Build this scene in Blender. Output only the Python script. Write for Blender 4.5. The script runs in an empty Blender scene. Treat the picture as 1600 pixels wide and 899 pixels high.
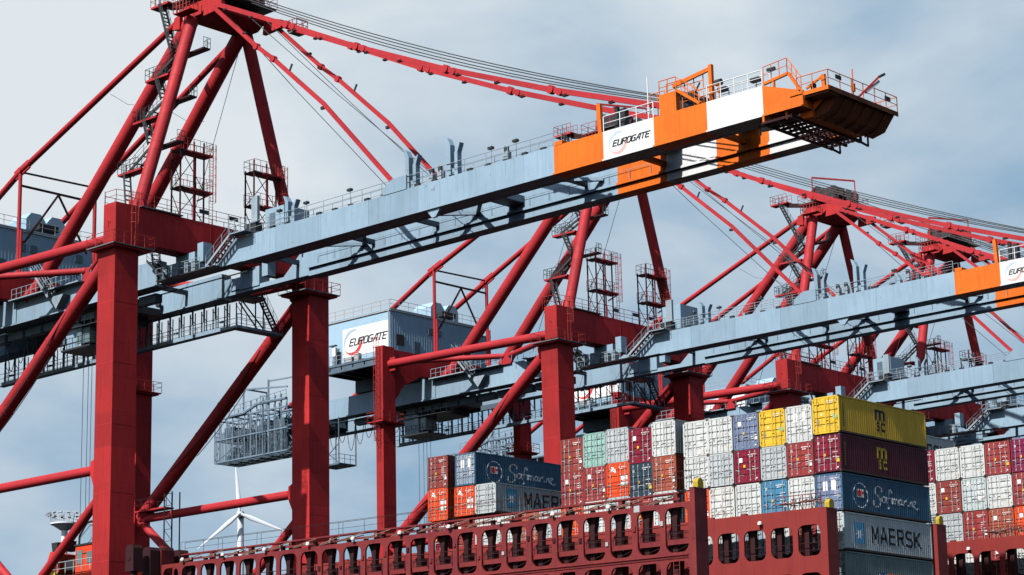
import bpy, bmesh, math, random
from mathutils import Vector, Matrix
random.seed(7)
R_ = math.radians
scene = bpy.context.scene
C = scene.collection

# ------------------------------------------------------------------ camera
cd = bpy.data.cameras.new('camera'); cam = bpy.data.objects.new('camera', cd); C.objects.link(cam)
Rm = ((0.7400953, 0.6720800, -0.0238201), (0.1763283, -0.1597485, 0.9712820), (-0.6489740, 0.7230414, 0.2367359))
M = Matrix.Identity(4)
for i in range(3):
    M[i][0] = Rm[0][i]; M[i][1] = Rm[1][i]; M[i][2] = -Rm[2][i]
M[0][3], M[1][3], M[2][3] = 89.512, -136.042, -30.456
cam.matrix_world = M
cd.sensor_width = 36.0; cd.lens = 3411.93 / 1600 * 36; cd.clip_start = 1.0; cd.clip_end = 12000
scene.camera = cam

# ------------------------------------------------------------------ sun, sky, exposure
SUN = Vector((0.055, -1.0, 1.03)).normalized()          # direction towards the sun
el = math.asin(SUN.z); az = math.atan2(SUN.x, SUN.y)
sl = bpy.data.lights.new('sun', 'SUN'); sl.energy = 5.0; sl.angle = R_(0.53); sl.color = (1.0, 0.955, 0.90)
so = bpy.data.objects.new('sun', sl); C.objects.link(so); so.location = (0, -60, 120)
so.rotation_euler = (-SUN).to_track_quat('-Z', 'Y').to_euler()
w = bpy.data.worlds.new('World'); scene.world = w; w.use_nodes = True
nt = w.node_tree; nt.nodes.clear()
def N(tree, t, **k):
    n = tree.nodes.new(t)
    for a, b in k.items(): setattr(n, a, b)
    return n
def ramp(tree, stops, interp='LINEAR'):
    r = N(tree, 'ShaderNodeValToRGB'); r.color_ramp.interpolation = interp
    e = r.color_ramp.elements
    while len(e) < len(stops): e.new(0.5)
    for i, (p, c) in enumerate(stops):
        e[i].position = p; e[i].color = c if len(c) == 4 else (*c, 1)
    return r
L = nt.links.new
sky = N(nt, 'ShaderNodeTexSky', sky_type='NISHITA', sun_disc=False)
sky.sun_elevation = el; sky.sun_rotation = az; sky.air_density = 1.0; sky.dust_density = 1.2; sky.ozone_density = 1.4
tc = N(nt, 'ShaderNodeTexCoord')
mp = N(nt, 'ShaderNodeMapping'); mp.inputs['Scale'].default_value = (1.0, 1.0, 2.1); mp.inputs['Rotation'].default_value = (0.12, 0.1, 0.3)
L(tc.outputs['Generated'], mp.inputs['Vector'])
n1 = N(nt, 'ShaderNodeTexNoise'); n1.inputs['Scale'].default_value = 5.2; n1.inputs['Detail'].default_value = 7; n1.inputs['Roughness'].default_value = 0.52; n1.inputs['Distortion'].default_value = 0.35
L(mp.outputs[0], n1.inputs['Vector'])
# bright thin cloud over the quay side of the sky, thickening to the upper left; clear darker sky elsewhere
def dot(vec):
    d = N(nt, 'ShaderNodeVectorMath', operation='DOT_PRODUCT'); d.inputs[1].default_value = vec; L(tc.outputs['Generated'], d.inputs[0]); return d.outputs['Value']
def mth(op, a, b):
    n = N(nt, 'ShaderNodeMath', operation=op)
    for i, v in enumerate((a, b)):
        if isinstance(v, (int, float)): n.inputs[i].default_value = v
        else: L(v, n.inputs[i])
    return n.outputs[0]
gsum = mth('ADD', dot((-3.3, 1.0, 3.8)), -3.30)
nz = mth('MULTIPLY', mth('SUBTRACT', n1.outputs['Fac'], 0.5), 1.7)
n2 = N(nt, 'ShaderNodeTexNoise'); n2.inputs['Scale'].default_value = 11; n2.inputs['Detail'].default_value = 5; n2.inputs['Roughness'].default_value = 0.5; L(mp.outputs[0], n2.inputs['Vector'])
nz2 = mth('MULTIPLY', mth('SUBTRACT', n2.outputs['Fac'], 0.5), 0.8)
cr = ramp(nt, [(-0.0, (.06, .06, .06)), (0.5, (.6, .6, .6)), (0.95, (1, 1, 1))]); L(mth('ADD', mth('ADD', gsum, nz), nz2), cr.inputs[0])
mask = N(nt, 'ShaderNodeMapRange', interpolation_type='SMOOTHSTEP'); mask.inputs['From Min'].default_value = 0.74; mask.inputs['From Max'].default_value = 0.94
L(dot((-0.70, 0.68, 0.22)), mask.inputs['Value'])
bgS = N(nt, 'ShaderNodeBackground'); bgS.inputs['Strength'].default_value = 0.08
L(sky.outputs[0], bgS.inputs['Color'])
cm = N(nt, 'ShaderNodeMix', data_type='RGBA'); cm.inputs['A'].default_value = (0.235, 0.40, 0.575, 1); cm.inputs['B'].default_value = (0.735, 0.795, 0.835, 1); L(cr.outputs[0], cm.inputs['Factor'])
bgC = N(nt, 'ShaderNodeBackground'); L(cm.outputs['Result'], bgC.inputs['Color']); bgC.inputs['Strength'].default_value = 0.78
mx = N(nt, 'ShaderNodeMixShader'); L(mask.outputs[0], mx.inputs[0]); L(bgS.outputs[0], mx.inputs[1]); L(bgC.outputs[0], mx.inputs[2])
wo = N(nt, 'ShaderNodeOutputWorld'); L(mx.outputs[0], wo.inputs[0])
vs = scene.view_settings
vs.view_transform = 'Standard'; vs.look = 'None'; vs.exposure = 0.36; vs.gamma = 1.0; vs.use_curve_mapping = False
scene.render.engine = 'CYCLES'; scene.cycles.max_bounces = 4; scene.cycles.diffuse_bounces = 0; scene.cycles.glossy_bounces = 2

# ------------------------------------------------------------------ materials
def paint(name, col, rough=0.45, dark=None, amount=0.35, streak=0.5, rust=0.0, scale=0.35, metal=0.0, bump=0.0, rand=0.0, spec=0.25, plate=None):
    m = bpy.data.materials.new(name); m.use_nodes = True; t = m.node_tree; b = t.nodes['Principled BSDF']
    l = t.links.new
    tc = N(t, 'ShaderNodeTexCoord')
    oi = N(t, 'ShaderNodeObjectInfo')
    off = N(t, 'ShaderNodeVectorMath', operation='ADD'); l(tc.outputs['Object'], off.inputs[0])
    sc = N(t, 'ShaderNodeMath', operation='MULTIPLY'); l(oi.outputs['Random'], sc.inputs[0]); sc.inputs[1].default_value = 60
    l(sc.outputs[0], off.inputs[1])
    na = N(t, 'ShaderNodeTexNoise'); na.inputs['Scale'].default_value = scale; na.inputs['Detail'].default_value = 6; na.inputs['Roughness'].default_value = 0.62
    l(off.outputs[0], na.inputs['Vector'])
    mp = N(t, 'ShaderNodeMapping'); mp.inputs['Scale'].default_value = (5, 5, 0.28); l(off.outputs[0], mp.inputs['Vector'])
    nb = N(t, 'ShaderNodeTexNoise'); nb.inputs['Scale'].default_value = 1.0; nb.inputs['Detail'].default_value = 4; l(mp.outputs[0], nb.inputs['Vector'])
    ra = ramp(t, [(0.35, (0, 0, 0)), (0.7, (1, 1, 1))]); l(na.outputs['Fac'], ra.inputs[0])
    rb = ramp(t, [(0.46, (0, 0, 0)), (0.74, (1, 1, 1))]); l(nb.outputs['Fac'], rb.inputs[0])
    d = dark or tuple(c * 0.6 for c in col)
    m1 = N(t, 'ShaderNodeMix', data_type='RGBA'); m1.inputs['A'].default_value = (*col, 1); m1.inputs['B'].default_value = (*d, 1)
    f1 = N(t, 'ShaderNodeMath', operation='MULTIPLY'); l(ra.outputs[0], f1.inputs[0]); f1.inputs[1].default_value = amount; l(f1.outputs[0], m1.inputs['Factor'])
    m2 = N(t, 'ShaderNodeMix', data_type='RGBA'); l(m1.outputs['Result'], m2.inputs['A']); m2.inputs['B'].default_value = (*tuple(c * 0.55 for c in d), 1)
    f2 = N(t, 'ShaderNodeMath', operation='MULTIPLY'); l(rb.outputs[0], f2.inputs[0]); f2.inputs[1].default_value = streak * 0.5; l(f2.outputs[0], m2.inputs['Factor'])
    out = m2.outputs['Result']
    if plate:
        sp = N(t, 'ShaderNodeSeparateXYZ'); l(tc.outputs['Object'], sp.inputs[0]); cb = N(t, 'ShaderNodeCombineXYZ'); seams = []
        for i, (ax, sz) in enumerate(plate):
            dv = N(t, 'ShaderNodeMath', operation='DIVIDE'); l(sp.outputs[ax], dv.inputs[0]); dv.inputs[1].default_value = sz
            fl = N(t, 'ShaderNodeMath', operation='FLOOR'); l(dv.outputs[0], fl.inputs[0]); l(fl.outputs[0], cb.inputs[i])
            fr = N(t, 'ShaderNodeMath', operation='FRACT'); l(dv.outputs[0], fr.inputs[0]); lt = N(t, 'ShaderNodeMath', operation='LESS_THAN'); l(fr.outputs[0], lt.inputs[0]); lt.inputs[1].default_value = 0.045 / sz; seams.append(lt.outputs[0])
        wn = N(t, 'ShaderNodeTexWhiteNoise', noise_dimensions='3D'); l(cb.outputs[0], wn.inputs['Vector'])
        pr_ = N(t, 'ShaderNodeMapRange'); l(wn.outputs['Value'], pr_.inputs['Value']); pr_.inputs['To Min'].default_value = 0.80; pr_.inputs['To Max'].default_value = 1.08
        ms = seams[0]
        if len(seams) > 1: mm = N(t, 'ShaderNodeMath', operation='MAXIMUM'); l(seams[0], mm.inputs[0]); l(seams[1], mm.inputs[1]); ms = mm.outputs[0]
        sv = N(t, 'ShaderNodeMath', operation='MULTIPLY'); l(ms, sv.inputs[0]); sv.inputs[1].default_value = 0.28
        sb = N(t, 'ShaderNodeMath', operation='SUBTRACT'); l(pr_.outputs[0], sb.inputs[0]); l(sv.outputs[0], sb.inputs[1])
        hp = N(t, 'ShaderNodeHueSaturation'); l(sb.outputs[0], hp.inputs['Value']); l(out, hp.inputs['Color']); out = hp.outputs['Color']
    if rust > 0:
        nr = N(t, 'ShaderNodeTexNoise'); nr.inputs['Scale'].default_value = 1.7; nr.inputs['Detail'].default_value = 9; nr.inputs['Roughness'].default_value = 0.7
        mq = N(t, 'ShaderNodeMapping'); mq.inputs['Scale'].default_value = (1, 1, 0.6); l(off.outputs[0], mq.inputs['Vector']); l(mq.outputs[0], nr.inputs['Vector'])
        rr = ramp(t, [(0.66 - 0.14 * rust, (0, 0, 0)), (0.74 - 0.1 * rust, (1, 1, 1))]); l(nr.outputs['Fac'], rr.inputs[0])
        m3 = N(t, 'ShaderNodeMix', data_type='RGBA'); l(rr.outputs[0], m3.inputs['Factor']); l(out, m3.inputs['A']); m3.inputs['B'].default_value = (0.16, 0.055, 0.022, 1)
        out = m3.outputs['Result']
    if rand > 0:
        hv = N(t, 'ShaderNodeHueSaturation'); mr = N(t, 'ShaderNodeMapRange'); l(oi.outputs['Random'], mr.inputs['Value'])
        mr.inputs['To Min'].default_value = 1 - rand; mr.inputs['To Max'].default_value = 1 + rand; l(mr.outputs[0], hv.inputs['Value']); l(out, hv.inputs['Color']); out = hv.outputs['Color']
    l(out, b.inputs['Base Color'])
    rg = N(t, 'ShaderNodeMapRange'); l(na.outputs['Fac'], rg.inputs['Value']); rg.inputs['To Min'].default_value = max(rough - 0.12, 0.08); rg.inputs['To Max'].default_value = min(rough + 0.18, 1)
    l(rg.outputs[0], b.inputs['Roughness']); b.inputs['Metallic'].default_value = metal
    b.inputs['Specular IOR Level'].default_value = spec
    if bump > 0:
        bn = N(t, 'ShaderNodeBump'); bn.inputs['Strength'].default_value = bump; bn.inputs['Distance'].default_value = 0.03
        l(na.outputs['Fac'], bn.inputs['Height']); l(bn.outputs[0], b.inputs['Normal'])
    return m
MT = {}
MT['red'] = paint('crane_red_paint', (0.54, 0.028, 0.030), 0.65, (0.36, 0.020, 0.023), 0.75, 0.8, rust=0.08, scale=0.35, plate=((2, 3.1), (1, 3.4)))
MT['redtube'] = paint('crane_red_tube_paint', (0.45, 0.027, 0.034), 0.6, (0.31, 0.020, 0.026), 0.7, 0.45, scale=0.4, plate=((2, 3.7),))
MT['redrail'] = paint('red_rail_paint', (0.42, 0.04, 0.035), 0.55, (0.2, 0.03, 0.03), 0.5)
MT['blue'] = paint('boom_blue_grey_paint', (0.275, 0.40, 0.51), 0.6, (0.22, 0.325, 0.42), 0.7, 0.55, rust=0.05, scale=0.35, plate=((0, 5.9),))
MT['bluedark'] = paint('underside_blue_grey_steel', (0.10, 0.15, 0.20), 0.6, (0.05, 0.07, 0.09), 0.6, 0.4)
MT['bluerail'] = paint('blue_grey_rail_paint', (0.30, 0.38, 0.44), 0.55, (0.15, 0.19, 0.22), 0.6)
MT['cage'] = paint('cage_blue_grey_steel', (0.17, 0.25, 0.33), 0.6, (0.09, 0.13, 0.17), 0.7, 0.5)
MT['tipshade'] = paint('shaded_orange_steel', (0.17, 0.045, 0.014), 0.7, (0.07, 0.025, 0.012), 0.8, 0.5)  # orange steel of the boom tip, its underside shade put into the colour
MT['steel'] = paint('dark_machinery_steel', (0.035, 0.04, 0.045), 0.5, (0.015, 0.015, 0.017), 0.5)
MT['grating'] = paint('galvanised_grating', (0.16, 0.17, 0.18), 0.55, (0.08, 0.08, 0.08), 0.5)
MT['galv'] = paint('galvanised_steel', (0.42, 0.44, 0.46), 0.5, (0.25, 0.26, 0.27), 0.6)
MT['orange'] = paint('orange_boom_paint', (0.74, 0.155, 0.010), 0.6, (0.52, 0.095, 0.010), 0.6, 0.6, scale=0.45, rust=0.1)
MT['white'] = paint('white_boom_paint', (0.70, 0.72, 0.74), 0.6, (0.54, 0.55, 0.56), 0.6, 0.5, scale=0.45, rust=0.08)
MT['whiterail'] = paint('white_rail_paint', (0.75, 0.77, 0.78), 0.5)
MT['black'] = paint('black_paint', (0.012, 0.012, 0.014), 0.5, None, 0.2, 0)
MT['rope'] = paint('steel_wire_rope', (0.05, 0.055, 0.06), 0.6, None, 0.2, 0)
MT['house'] = paint('machinery_house_cladding', (0.32, 0.48, 0.61), 0.6, (0.26, 0.40, 0.51), 0.4, 0.25)
MT['sign'] = paint('white_sign_panel', (0.80, 0.81, 0.82), 0.45, (0.72, 0.73, 0.74), 0.3, 0.1)
MT['logored'] = paint('logo_red', (0.62, 0.035, 0.03), 0.5, None, 0.15, 0)
MT['logogrey'] = paint('logo_blue_grey', (0.36, 0.45, 0.54), 0.5, None, 0.15, 0)
MT['logopink'] = paint('logo_faded_red', (0.74, 0.40, 0.38), 0.5, None, 0.15, 0)
MT['glass'] = paint('cab_window_glass', (0.10, 0.16, 0.17), 0.12, (0.2, 0.3, 0.3), 0.4, 0, spec=0.8)
MT['ship'] = paint('ship_oxide_red_paint', (0.20, 0.027, 0.025), 0.6, (0.13, 0.017, 0.025), 0.85, 0.7, rust=0.35, scale=0.55)
MT['ship2'] = paint('lashing_bridge_red_paint', (0.235, 0.029, 0.024), 0.6, (0.19, 0.021, 0.022), 0.75, 0.6, rust=0.25, scale=0.5)
MT['shipdark'] = paint('dark_maroon_steel', (0.035, 0.008, 0.010), 0.7, (0.02, 0.006, 0.007), 0.6)
MT['hull'] = paint('hull_paint', (0.10, 0.22, 0.30), 0.5, (0.08, 0.17, 0.23), 0.5, 0.5, rust=0.2, scale=0.1)
MT['logofaint'] = paint('logo_faded_grey', (0.46, 0.57, 0.66), 0.5, None, 0.15, 0)
MT['rod'] = paint('tan_lashing_rod', (0.24, 0.15, 0.12), 0.7, (0.14, 0.07, 0.05), 0.6)
MT['lampw'] = paint('white_lamp_housing', (0.78, 0.78, 0.76), 0.4)
MT['yellow'] = paint('yellow_paint', (0.42, 0.31, 0.025), 0.5, (0.4, 0.28, 0.03), 0.5)
MT['orangered'] = paint('orange_red_cabin_paint', (0.66, 0.06, 0.022), 0.5, (0.5, 0.045, 0.02), 0.4)
MT['turb'] = paint('turbine_white', (0.62, 0.66, 0.70), 0.5, (0.58, 0.61, 0.65), 0.2, 0)
MT['concrete'] = paint('quay_concrete', (0.30, 0.29, 0.27), 0.85, (0.2, 0.19, 0.18), 0.6, 0)
MT['asphalt'] = paint('terminal_asphalt', (0.055, 0.055, 0.055), 0.9, (0.04, 0.04, 0.04), 0.6, 0)
wm = bpy.data.materials.new('harbour_water'); wm.use_nodes = True; t = wm.node_tree; b = t.nodes['Principled BSDF']
b.inputs['Base Color'].default_value = (0.02, 0.045, 0.05, 1); b.inputs['Roughness'].default_value = 0.08
nn = N(t, 'ShaderNodeTexNoise'); nn.inputs['Scale'].default_value = 0.6; nn.inputs['Detail'].default_value = 6
tcw = N(t, 'ShaderNodeTexCoord'); t.links.new(tcw.outputs['Object'], nn.inputs['Vector'])
bn = N(t, 'ShaderNodeBump'); bn.inputs['Strength'].default_value = 0.5; t.links.new(nn.outputs['Fac'], bn.inputs['Height']); t.links.new(bn.outputs[0], b.inputs['Normal'])
MT['water'] = wm
# container colours
CC = {
 'white': (0.57, 0.595, 0.59), 'grey': (0.44, 0.48, 0.50), 'rust': (0.36, 0.085, 0.05), 'redbrown': (0.30, 0.042, 0.042),
 'brown': (0.26, 0.05, 0.042), 'maroon': (0.22, 0.012, 0.034), 'orange': (0.74, 0.075, 0.018), 'yellow': (0.70, 0.45, 0.04),
 'slate': (0.15, 0.20, 0.33), 'safblue': (0.035, 0.115, 0.20), 'bluegrey': (0.25, 0.33, 0.43), 'cyan': (0.06, 0.22, 0.38), 'navy': (0.022, 0.05, 0.075),
 'mint': (0.28, 0.47, 0.43), 'darkmaroon': (0.085, 0.008, 0.020), 'steelgrey': (0.46, 0.53, 0.54), 'darkgreen': (0.15, 0.21, 0.21), 'purple': (0.20, 0.014, 0.06),
}
for k, c in CC.items():
    MT['c_' + k] = paint('container_paint_' + k, c, 0.5, tuple(x * 0.78 for x in c), 0.75, 0.75, rust=0.26 if k != 'yellow' else 0.08, scale=1.1, rand=0.07)
MT['c_whiterust'] = paint('container_paint_white_rusty', CC['white'], 0.55, (0.5, 0.48, 0.42), 0.6, 0.6, rust=0.9, scale=0.9)
MT['cframe'] = paint('container_corner_steel_grime', (0.07, 0.06, 0.055), 0.7, (0.1, 0.05, 0.03), 0.6)
MT['lockbar'] = paint('galvanised_locking_bar', (0.38, 0.39, 0.40), 0.4, (0.3, 0.3, 0.3), 0.5)
MT['mark'] = paint('white_marking', (0.80, 0.80, 0.79), 0.5, None, 0.1, 0)
MT['markd'] = paint('grey_marking', (0.22, 0.24, 0.26), 0.5, None, 0.1, 0)
MT['marky'] = paint('yellow_sticker', (0.80, 0.50, 0.02), 0.5, None, 0.1, 0)
MT['markg'] = paint('green_sticker', (0.25, 0.55, 0.35), 0.5, None, 0.1, 0)
MT['starblue'] = paint('light_blue_panel', (0.07, 0.30, 0.50), 0.5, (0.10, 0.34, 0.52), 0.5, 0.4)
MT['pobl'] = paint('dark_blue_panel', (0.02, 0.05, 0.20), 0.5, None, 0.1, 0)
MT['poor'] = paint('orange_panel', (0.62, 0.13, 0.03), 0.5, None, 0.1, 0)

# ------------------------------------------------------------------ mesh builder
class MB:
    def __init__(s, off=(0, 0, 0)): s.v = []; s.f = []; s.m = []; s.s = []; s.off = Vector(off)
    def add(s, vs, fs, mi=0, sm=False):
        b = len(s.v); s.v += [Vector(p) + s.off for p in vs]
        for f in fs: s.f.append([b + i for i in f]); s.m.append(mi); s.s.append(sm)
    def box(s, x0, x1, y0, y1, z0, z1, mi=0):
        s.add([(x0, y0, z0), (x1, y0, z0), (x1, y1, z0), (x0, y1, z0), (x0, y0, z1), (x1, y0, z1), (x1, y1, z1), (x0, y1, z1)],
              [(0, 3, 2, 1), (4, 5, 6, 7), (0, 1, 5, 4), (1, 2, 6, 5), (2, 3, 7, 6), (3, 0, 4, 7)], mi)
    def tube(s, p, q, r, n=8, mi=0, r2=None, cap=True):
        p = Vector(p); q = Vector(q); d = (q - p)
        if d.length < 1e-6: return
        d.normalize(); a = d.orthogonal().normalized(); b = d.cross(a); r2 = r if r2 is None else r2
        vs = []
        for c, rr in ((p, r), (q, r2)):
            for i in range(n):
                t = 2 * math.pi * i / n; vs.append(c + a * rr * math.cos(t) + b * rr * math.sin(t))
        s.add(vs, [(i, (i + 1) % n, n + (i + 1) % n, n + i) for i in range(n)], mi, n > 6)
        if cap: s.add(vs, [tuple(range(n - 1, -1, -1)), tuple(range(n, 2 * n))], mi)
    def path(s, pts, r, n=6, mi=0):
        for a, b in zip(pts, pts[1:]): s.tube(a, b, r, n, mi)
    def bar(s, p, q, w, h, mi=0, up=(0, 0, 1)):      # oriented rectangular bar, w across, h along up
        p = Vector(p); q = Vector(q); d = (q - p).normalized(); u = Vector(up); sd = d.cross(u)
        if sd.length < 1e-4: sd = d.cross(Vector((1, 0, 0)))
        sd.normalize(); u = sd.cross(d).normalized(); vs = []
        for c in (p, q):
            for a, b in ((-1, -1), (1, -1), (1, 1), (-1, 1)): vs.append(c + sd * a * w / 2 + u * b * h / 2)
        s.add(vs, [(0, 1, 2, 3), (7, 6, 5, 4), (0, 4, 5, 1), (1, 5, 6, 2), (2, 6, 7, 3), (3, 7, 4, 0)], mi)
    def prism(s, poly, ax, a0, a1, mi=0):            # poly in the two other axes, extruded along axis ax
        def P(u, v, a): return {'x': (a, u, v), 'y': (u, a, v), 'z': (u, v, a)}[ax]
        n = len(poly); vs = [P(u, v, a0) for u, v in poly] + [P(u, v, a1) for u, v in poly]
        s.add(vs, [tuple(range(n)), tuple(range(2 * n - 1, n - 1, -1))] + [(i, n + i, n + (i + 1) % n, (i + 1) % n) for i in range(n)], mi)
    def rail(s, pts, h=1.1, sp=1.6, r=0.028, mid=True, mi=0):
        pts = [Vector(p) for p in pts]; up = Vector((0, 0, h))
        for a, b in zip(pts, pts[1:]):
            s.tube(a + up, b + up, r, 5, mi, cap=False)
            if mid: s.tube(a + up * 0.52, b + up * 0.52, r * 0.8, 5, mi, cap=False)
            n = max(1, round((b - a).length / sp))
            for i in range(n + 1): s.tube(a.lerp(b, i / n), a.lerp(b, i / n) + up, r * 1.05, 5, mi, cap=False)
    def stair(s, p, q, w, wd, n=None, mi=0, step=0.27, th=.05):   # flight from p to q; wd = unit width direction
        p = Vector(p); q = Vector(q); wd = Vector(wd) * w / 2; n = n or max(3, int(abs(q.z - p.z) / step))
        for sg in (-1, 1): s.bar(p + wd * sg, q + wd * sg, th, 0.22, mi)
        d = (q - p); hd = Vector((d.x, d.y, 0)).normalized() * 0.13
        for i in range(n):
            c = p.lerp(q, (i + 0.5) / n); e = Vector((0, 0, 0.02))
            vs = [c + wd + hd, c - wd + hd, c - wd - hd, c + wd - hd]
            s.add([x + e for x in vs] + [x - e for x in vs], [(0, 1, 2, 3), (7, 6, 5, 4), (0, 4, 5, 1), (2, 6, 7, 3)], mi)
        for sg in (-1, 1): s.rail([p + wd * sg, q + wd * sg], 1.0, 1.2, 0.025, True, mi)
    def ladder(s, x, y, z0, z1, dx=0.22, dy=0, cage=True, out=(0, -1), mi=0):
        for sg in (-1, 1): s.tube((x + sg * dx, y + sg * dy, z0), (x + sg * dx, y + sg * dy, z1), 0.03, 5, mi)
        z = z0
        while z < z1: s.tube((x - dx, y - dy, z), (x + dx, y + dy, z), 0.018, 4, mi); z += 0.3
        if cage:
            ox, oy = out; z = z0 + 2.2
            L_ = math.hypot(dx, dy); ux, uy = dx / L_, dy / L_
            arc = [(math.cos(t) * 0.36, math.sin(t) * 0.62) for t in [math.pi * k / 6 for k in range(7)]]
            while z <= z1:
                s.path([(x + ux * a + ox * c, y + uy * a + oy * c, z) for a, c in arc], 0.022, 4, mi); z += 0.85
            for a, c in arc[1:6]: s.tube((x + ux * a + ox * c, y + uy * a + oy * c, z0 + 2.2), (x + ux * a + ox * c, y + uy * a + oy * c, z1), 0.016, 4, mi)
    def build(s, name, mats, parent=None, coll=C):
        me = bpy.data.meshes.new(name); me.from_pydata([tuple(v) for v in s.v], [], s.f)
        for m in (mats if isinstance(mats, (list, tuple)) else [mats]): me.materials.append(MT[m] if isinstance(m, str) else m)
        me.polygons.foreach_set('material_index', s.m); me.polygons.foreach_set('use_smooth', s.s)
        me.update()
        bm = bmesh.new(); bm.from_mesh(me); bmesh.ops.recalc_face_normals(bm, faces=bm.faces); bm.to_mesh(me); bm.free()
        o = bpy.data.objects.new(name, me); coll.objects.link(o)
        if parent: o.parent = parent
        return o
def build_each(segs, name, mats, parent):
    return [m.build(name, mats, parent) for m in segs]
def tag(o, label, cat, group=None, kind=None):
    if label: o['label'] = label
    if cat: o['category'] = cat
    if group: o['group'] = group
    if kind: o['kind'] = kind
    return o
def empty(name, loc, rot=(0, 0, 0)):
    o = bpy.data.objects.new(name, None); C.objects.link(o); o.location = loc; o.rotation_euler = rot; o.empty_display_size = 0.5
    return o

# ---- lettering helpers: flat shapes made in (u, v), later placed on a face
def text_faces(txt, bold=0.0, size=1.0, shear=0.0):
    cu = bpy.data.curves.new('lettering', 'FONT'); cu.body = txt; cu.size = size; cu.offset = bold; cu.shear = shear; cu.resolution_u = 3
    ob = bpy.data.objects.new('lettering', cu); C.objects.link(ob)
    dg = bpy.context.evaluated_depsgraph_get(); me = bpy.data.meshes.new_from_object(ob.evaluated_get(dg))
    vs = [(v.co.x, v.co.y) for v in me.vertices]; fs = [tuple(p.vertices) for p in me.polygons]
    bpy.data.objects.remove(ob); bpy.data.curves.remove(cu); bpy.data.meshes.remove(me)
    x0 = min(v[0] for v in vs); x1 = max(v[0] for v in vs); y0 = min(v[1] for v in vs); y1 = max(v[1] for v in vs)
    return [((a - x0) / (x1 - x0), (b_ - y0) / (y1 - y0)) for a, b_ in vs], fs
def put(mb, vf, fn, mi=0):                            # fn maps (u, v) to a point
    vs, fs = vf; mb.add([fn(u, v) for u, v in vs], fs, mi)
def strokes(polys, wd, cal=None):                     # polylines in (u, v) -> flat quads; depth staggered by index
    vs = []; fs = []; k = 0
    for pl in polys:
        for (a, b_) in zip(pl, pl[1:]):
            a = Vector(a); b_ = Vector(b_); d = (b_ - a); 
            if d.length < 1e-6: continue
            d.normalize(); n = Vector((-d.y, d.x)); ww = wd
            if cal: ang = math.atan2(d.y, d.x); ww = wd * (0.45 + 0.75 * abs(math.sin(ang - 0.6)))
            a2 = a - d * ww * 0.45; b2 = b_ + d * ww * 0.45; i = len(vs)
            for p in (a2 - n * ww / 2, b2 - n * ww / 2, b2 + n * ww / 2, a2 + n * ww / 2): vs.append((p.x, p.y, k))
            fs.append((i, i + 1, i + 2, i + 3)); k = (k + 1) % 7
    return vs, fs
def put3(mb, vf, fn, mi=0):
    vs, fs = vf; mb.add([fn(*p) for p in vs], fs, mi)
EL = {'E': [[(1, 0), (0, 0), (0, 1), (1, 1)], [(0, .52), (.85, .52)]], 'U': [[(0, 1), (0, .15), (.12, 0), (.88, 0), (1, .15), (1, 1)]],
      'R': [[(0, 0), (0, 1), (1, 1), (1, .5), (0.02, .5)], [(.6, .48), (1, 0)]], 'O': [[(0, .1), (0, .9), (.1, 1), (.9, 1), (1, .9), (1, .1), (.9, 0), (.1, 0), (0, .1)]],
      'G': [[(1, 1), (.1, 1), (0, .9), (0, .1), (.1, 0), (1, 0), (1, .5), (.55, .5)]], 'A': [[(0, 0), (.62, 1), (1, 1), (1, 0)], [(.3, .38), (1, .38)]],
      'T': [[(-.1, 1), (1.1, 1)], [(.5, .98), (.5, 0)]]}
def eurogate():                                       # unit height, total width about 7
    out = []; x = 0
    for ch in 'EUROGATE':
        for pl in EL[ch]: out.append([(x + p[0] * .62 + p[1] * .30, p[1]) for p in pl])
        x += .86
    return out
MK = {'M': [[(0, 0), (0, 1)], [(0, 1), (.5, .25), (1, 1)], [(1, 1), (1, 0)]], 'A': [[(0, 0), (.45, 1), (.55, 1), (1, 0)], [(.2, .3), (.8, .3)]], 'E': [[(.9, 1), (0, 1), (0, 0), (.9, 0)], [(0, .52), (.8, .52)]],
      'R': [[(0, 0), (0, 1), (.8, 1), (.95, .85), (.95, .62), (.8, .48), (0, .48)], [(.5, .46), (1, 0)]], 'S': [[(.95, .95), (.2, 1), (.02, .82), (.02, .65), (.2, .52), (.8, .48), (.97, .33), (.97, .15), (.8, 0), (.02, .05)]], 'K': [[(0, 0), (0, 1)], [(.95, 1), (.1, .45)], [(.3, .55), (1, 0)]]}
def maersk():
    out = []
    for i, ch in enumerate('MAERSK'):
        for pl in MK[ch]: out.append([(i * 1.0 + p[0] * .70 + .08, p[1]) for p in pl])
    vs, fs = strokes(out, .185); return [(v[0] / 5.86, v[1]) for v in vs], fs
def swirl(mb, cx, cz, r, fn, mA, mB, th=0.24):
    # two crescents of a broken ring
    for (a0, a1, mi, sgn) in ((200, 55, mA, 1), (-165, 15, mB, 1)):
        n = 22; vs = []
        for i in range(n + 1):
            t = i / n; a = R_(a0 + (a1 - a0) * t); tt = th * r * math.sin(math.pi * min(1, 0.02 + t * 0.98)) ** 0.8
            if mi == mB: tt = th * 1.15 * r * (math.sin(math.pi * t ** 1.6)) ** 0.8
            for rr in (r, r - tt - 0.004): vs.append((cx + rr * math.cos(a), cz + rr * math.sin(a)))
        mb.add([fn(u, v) for u, v in vs], [(2 * i, 2 * i + 1, 2 * i + 3, 2 * i + 2) for i in range(n)], mi)

# ------------------------------------------------------------------ setting
g = MB(); g.add([(-4000, -1500, -33.6), (3000, -1500, -33.6), (3000, 5000, -33.6), (-4000, 5000, -33.6)], [(0, 1, 2, 3)])
tag(g.build('water', 'water'), None, None, kind='structure')
g = MB(); g.box(-3900, -59.5, -900, 4800, -40, -29.0); tag(g.build('quay', 'asphalt'), None, None, kind='structure')
g = MB(); g.box(-62.4, -59.2, -900, 4800, -41, -28.9); tag(g.build('quay_edge', 'concrete'), None, None, kind='structure')

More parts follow.
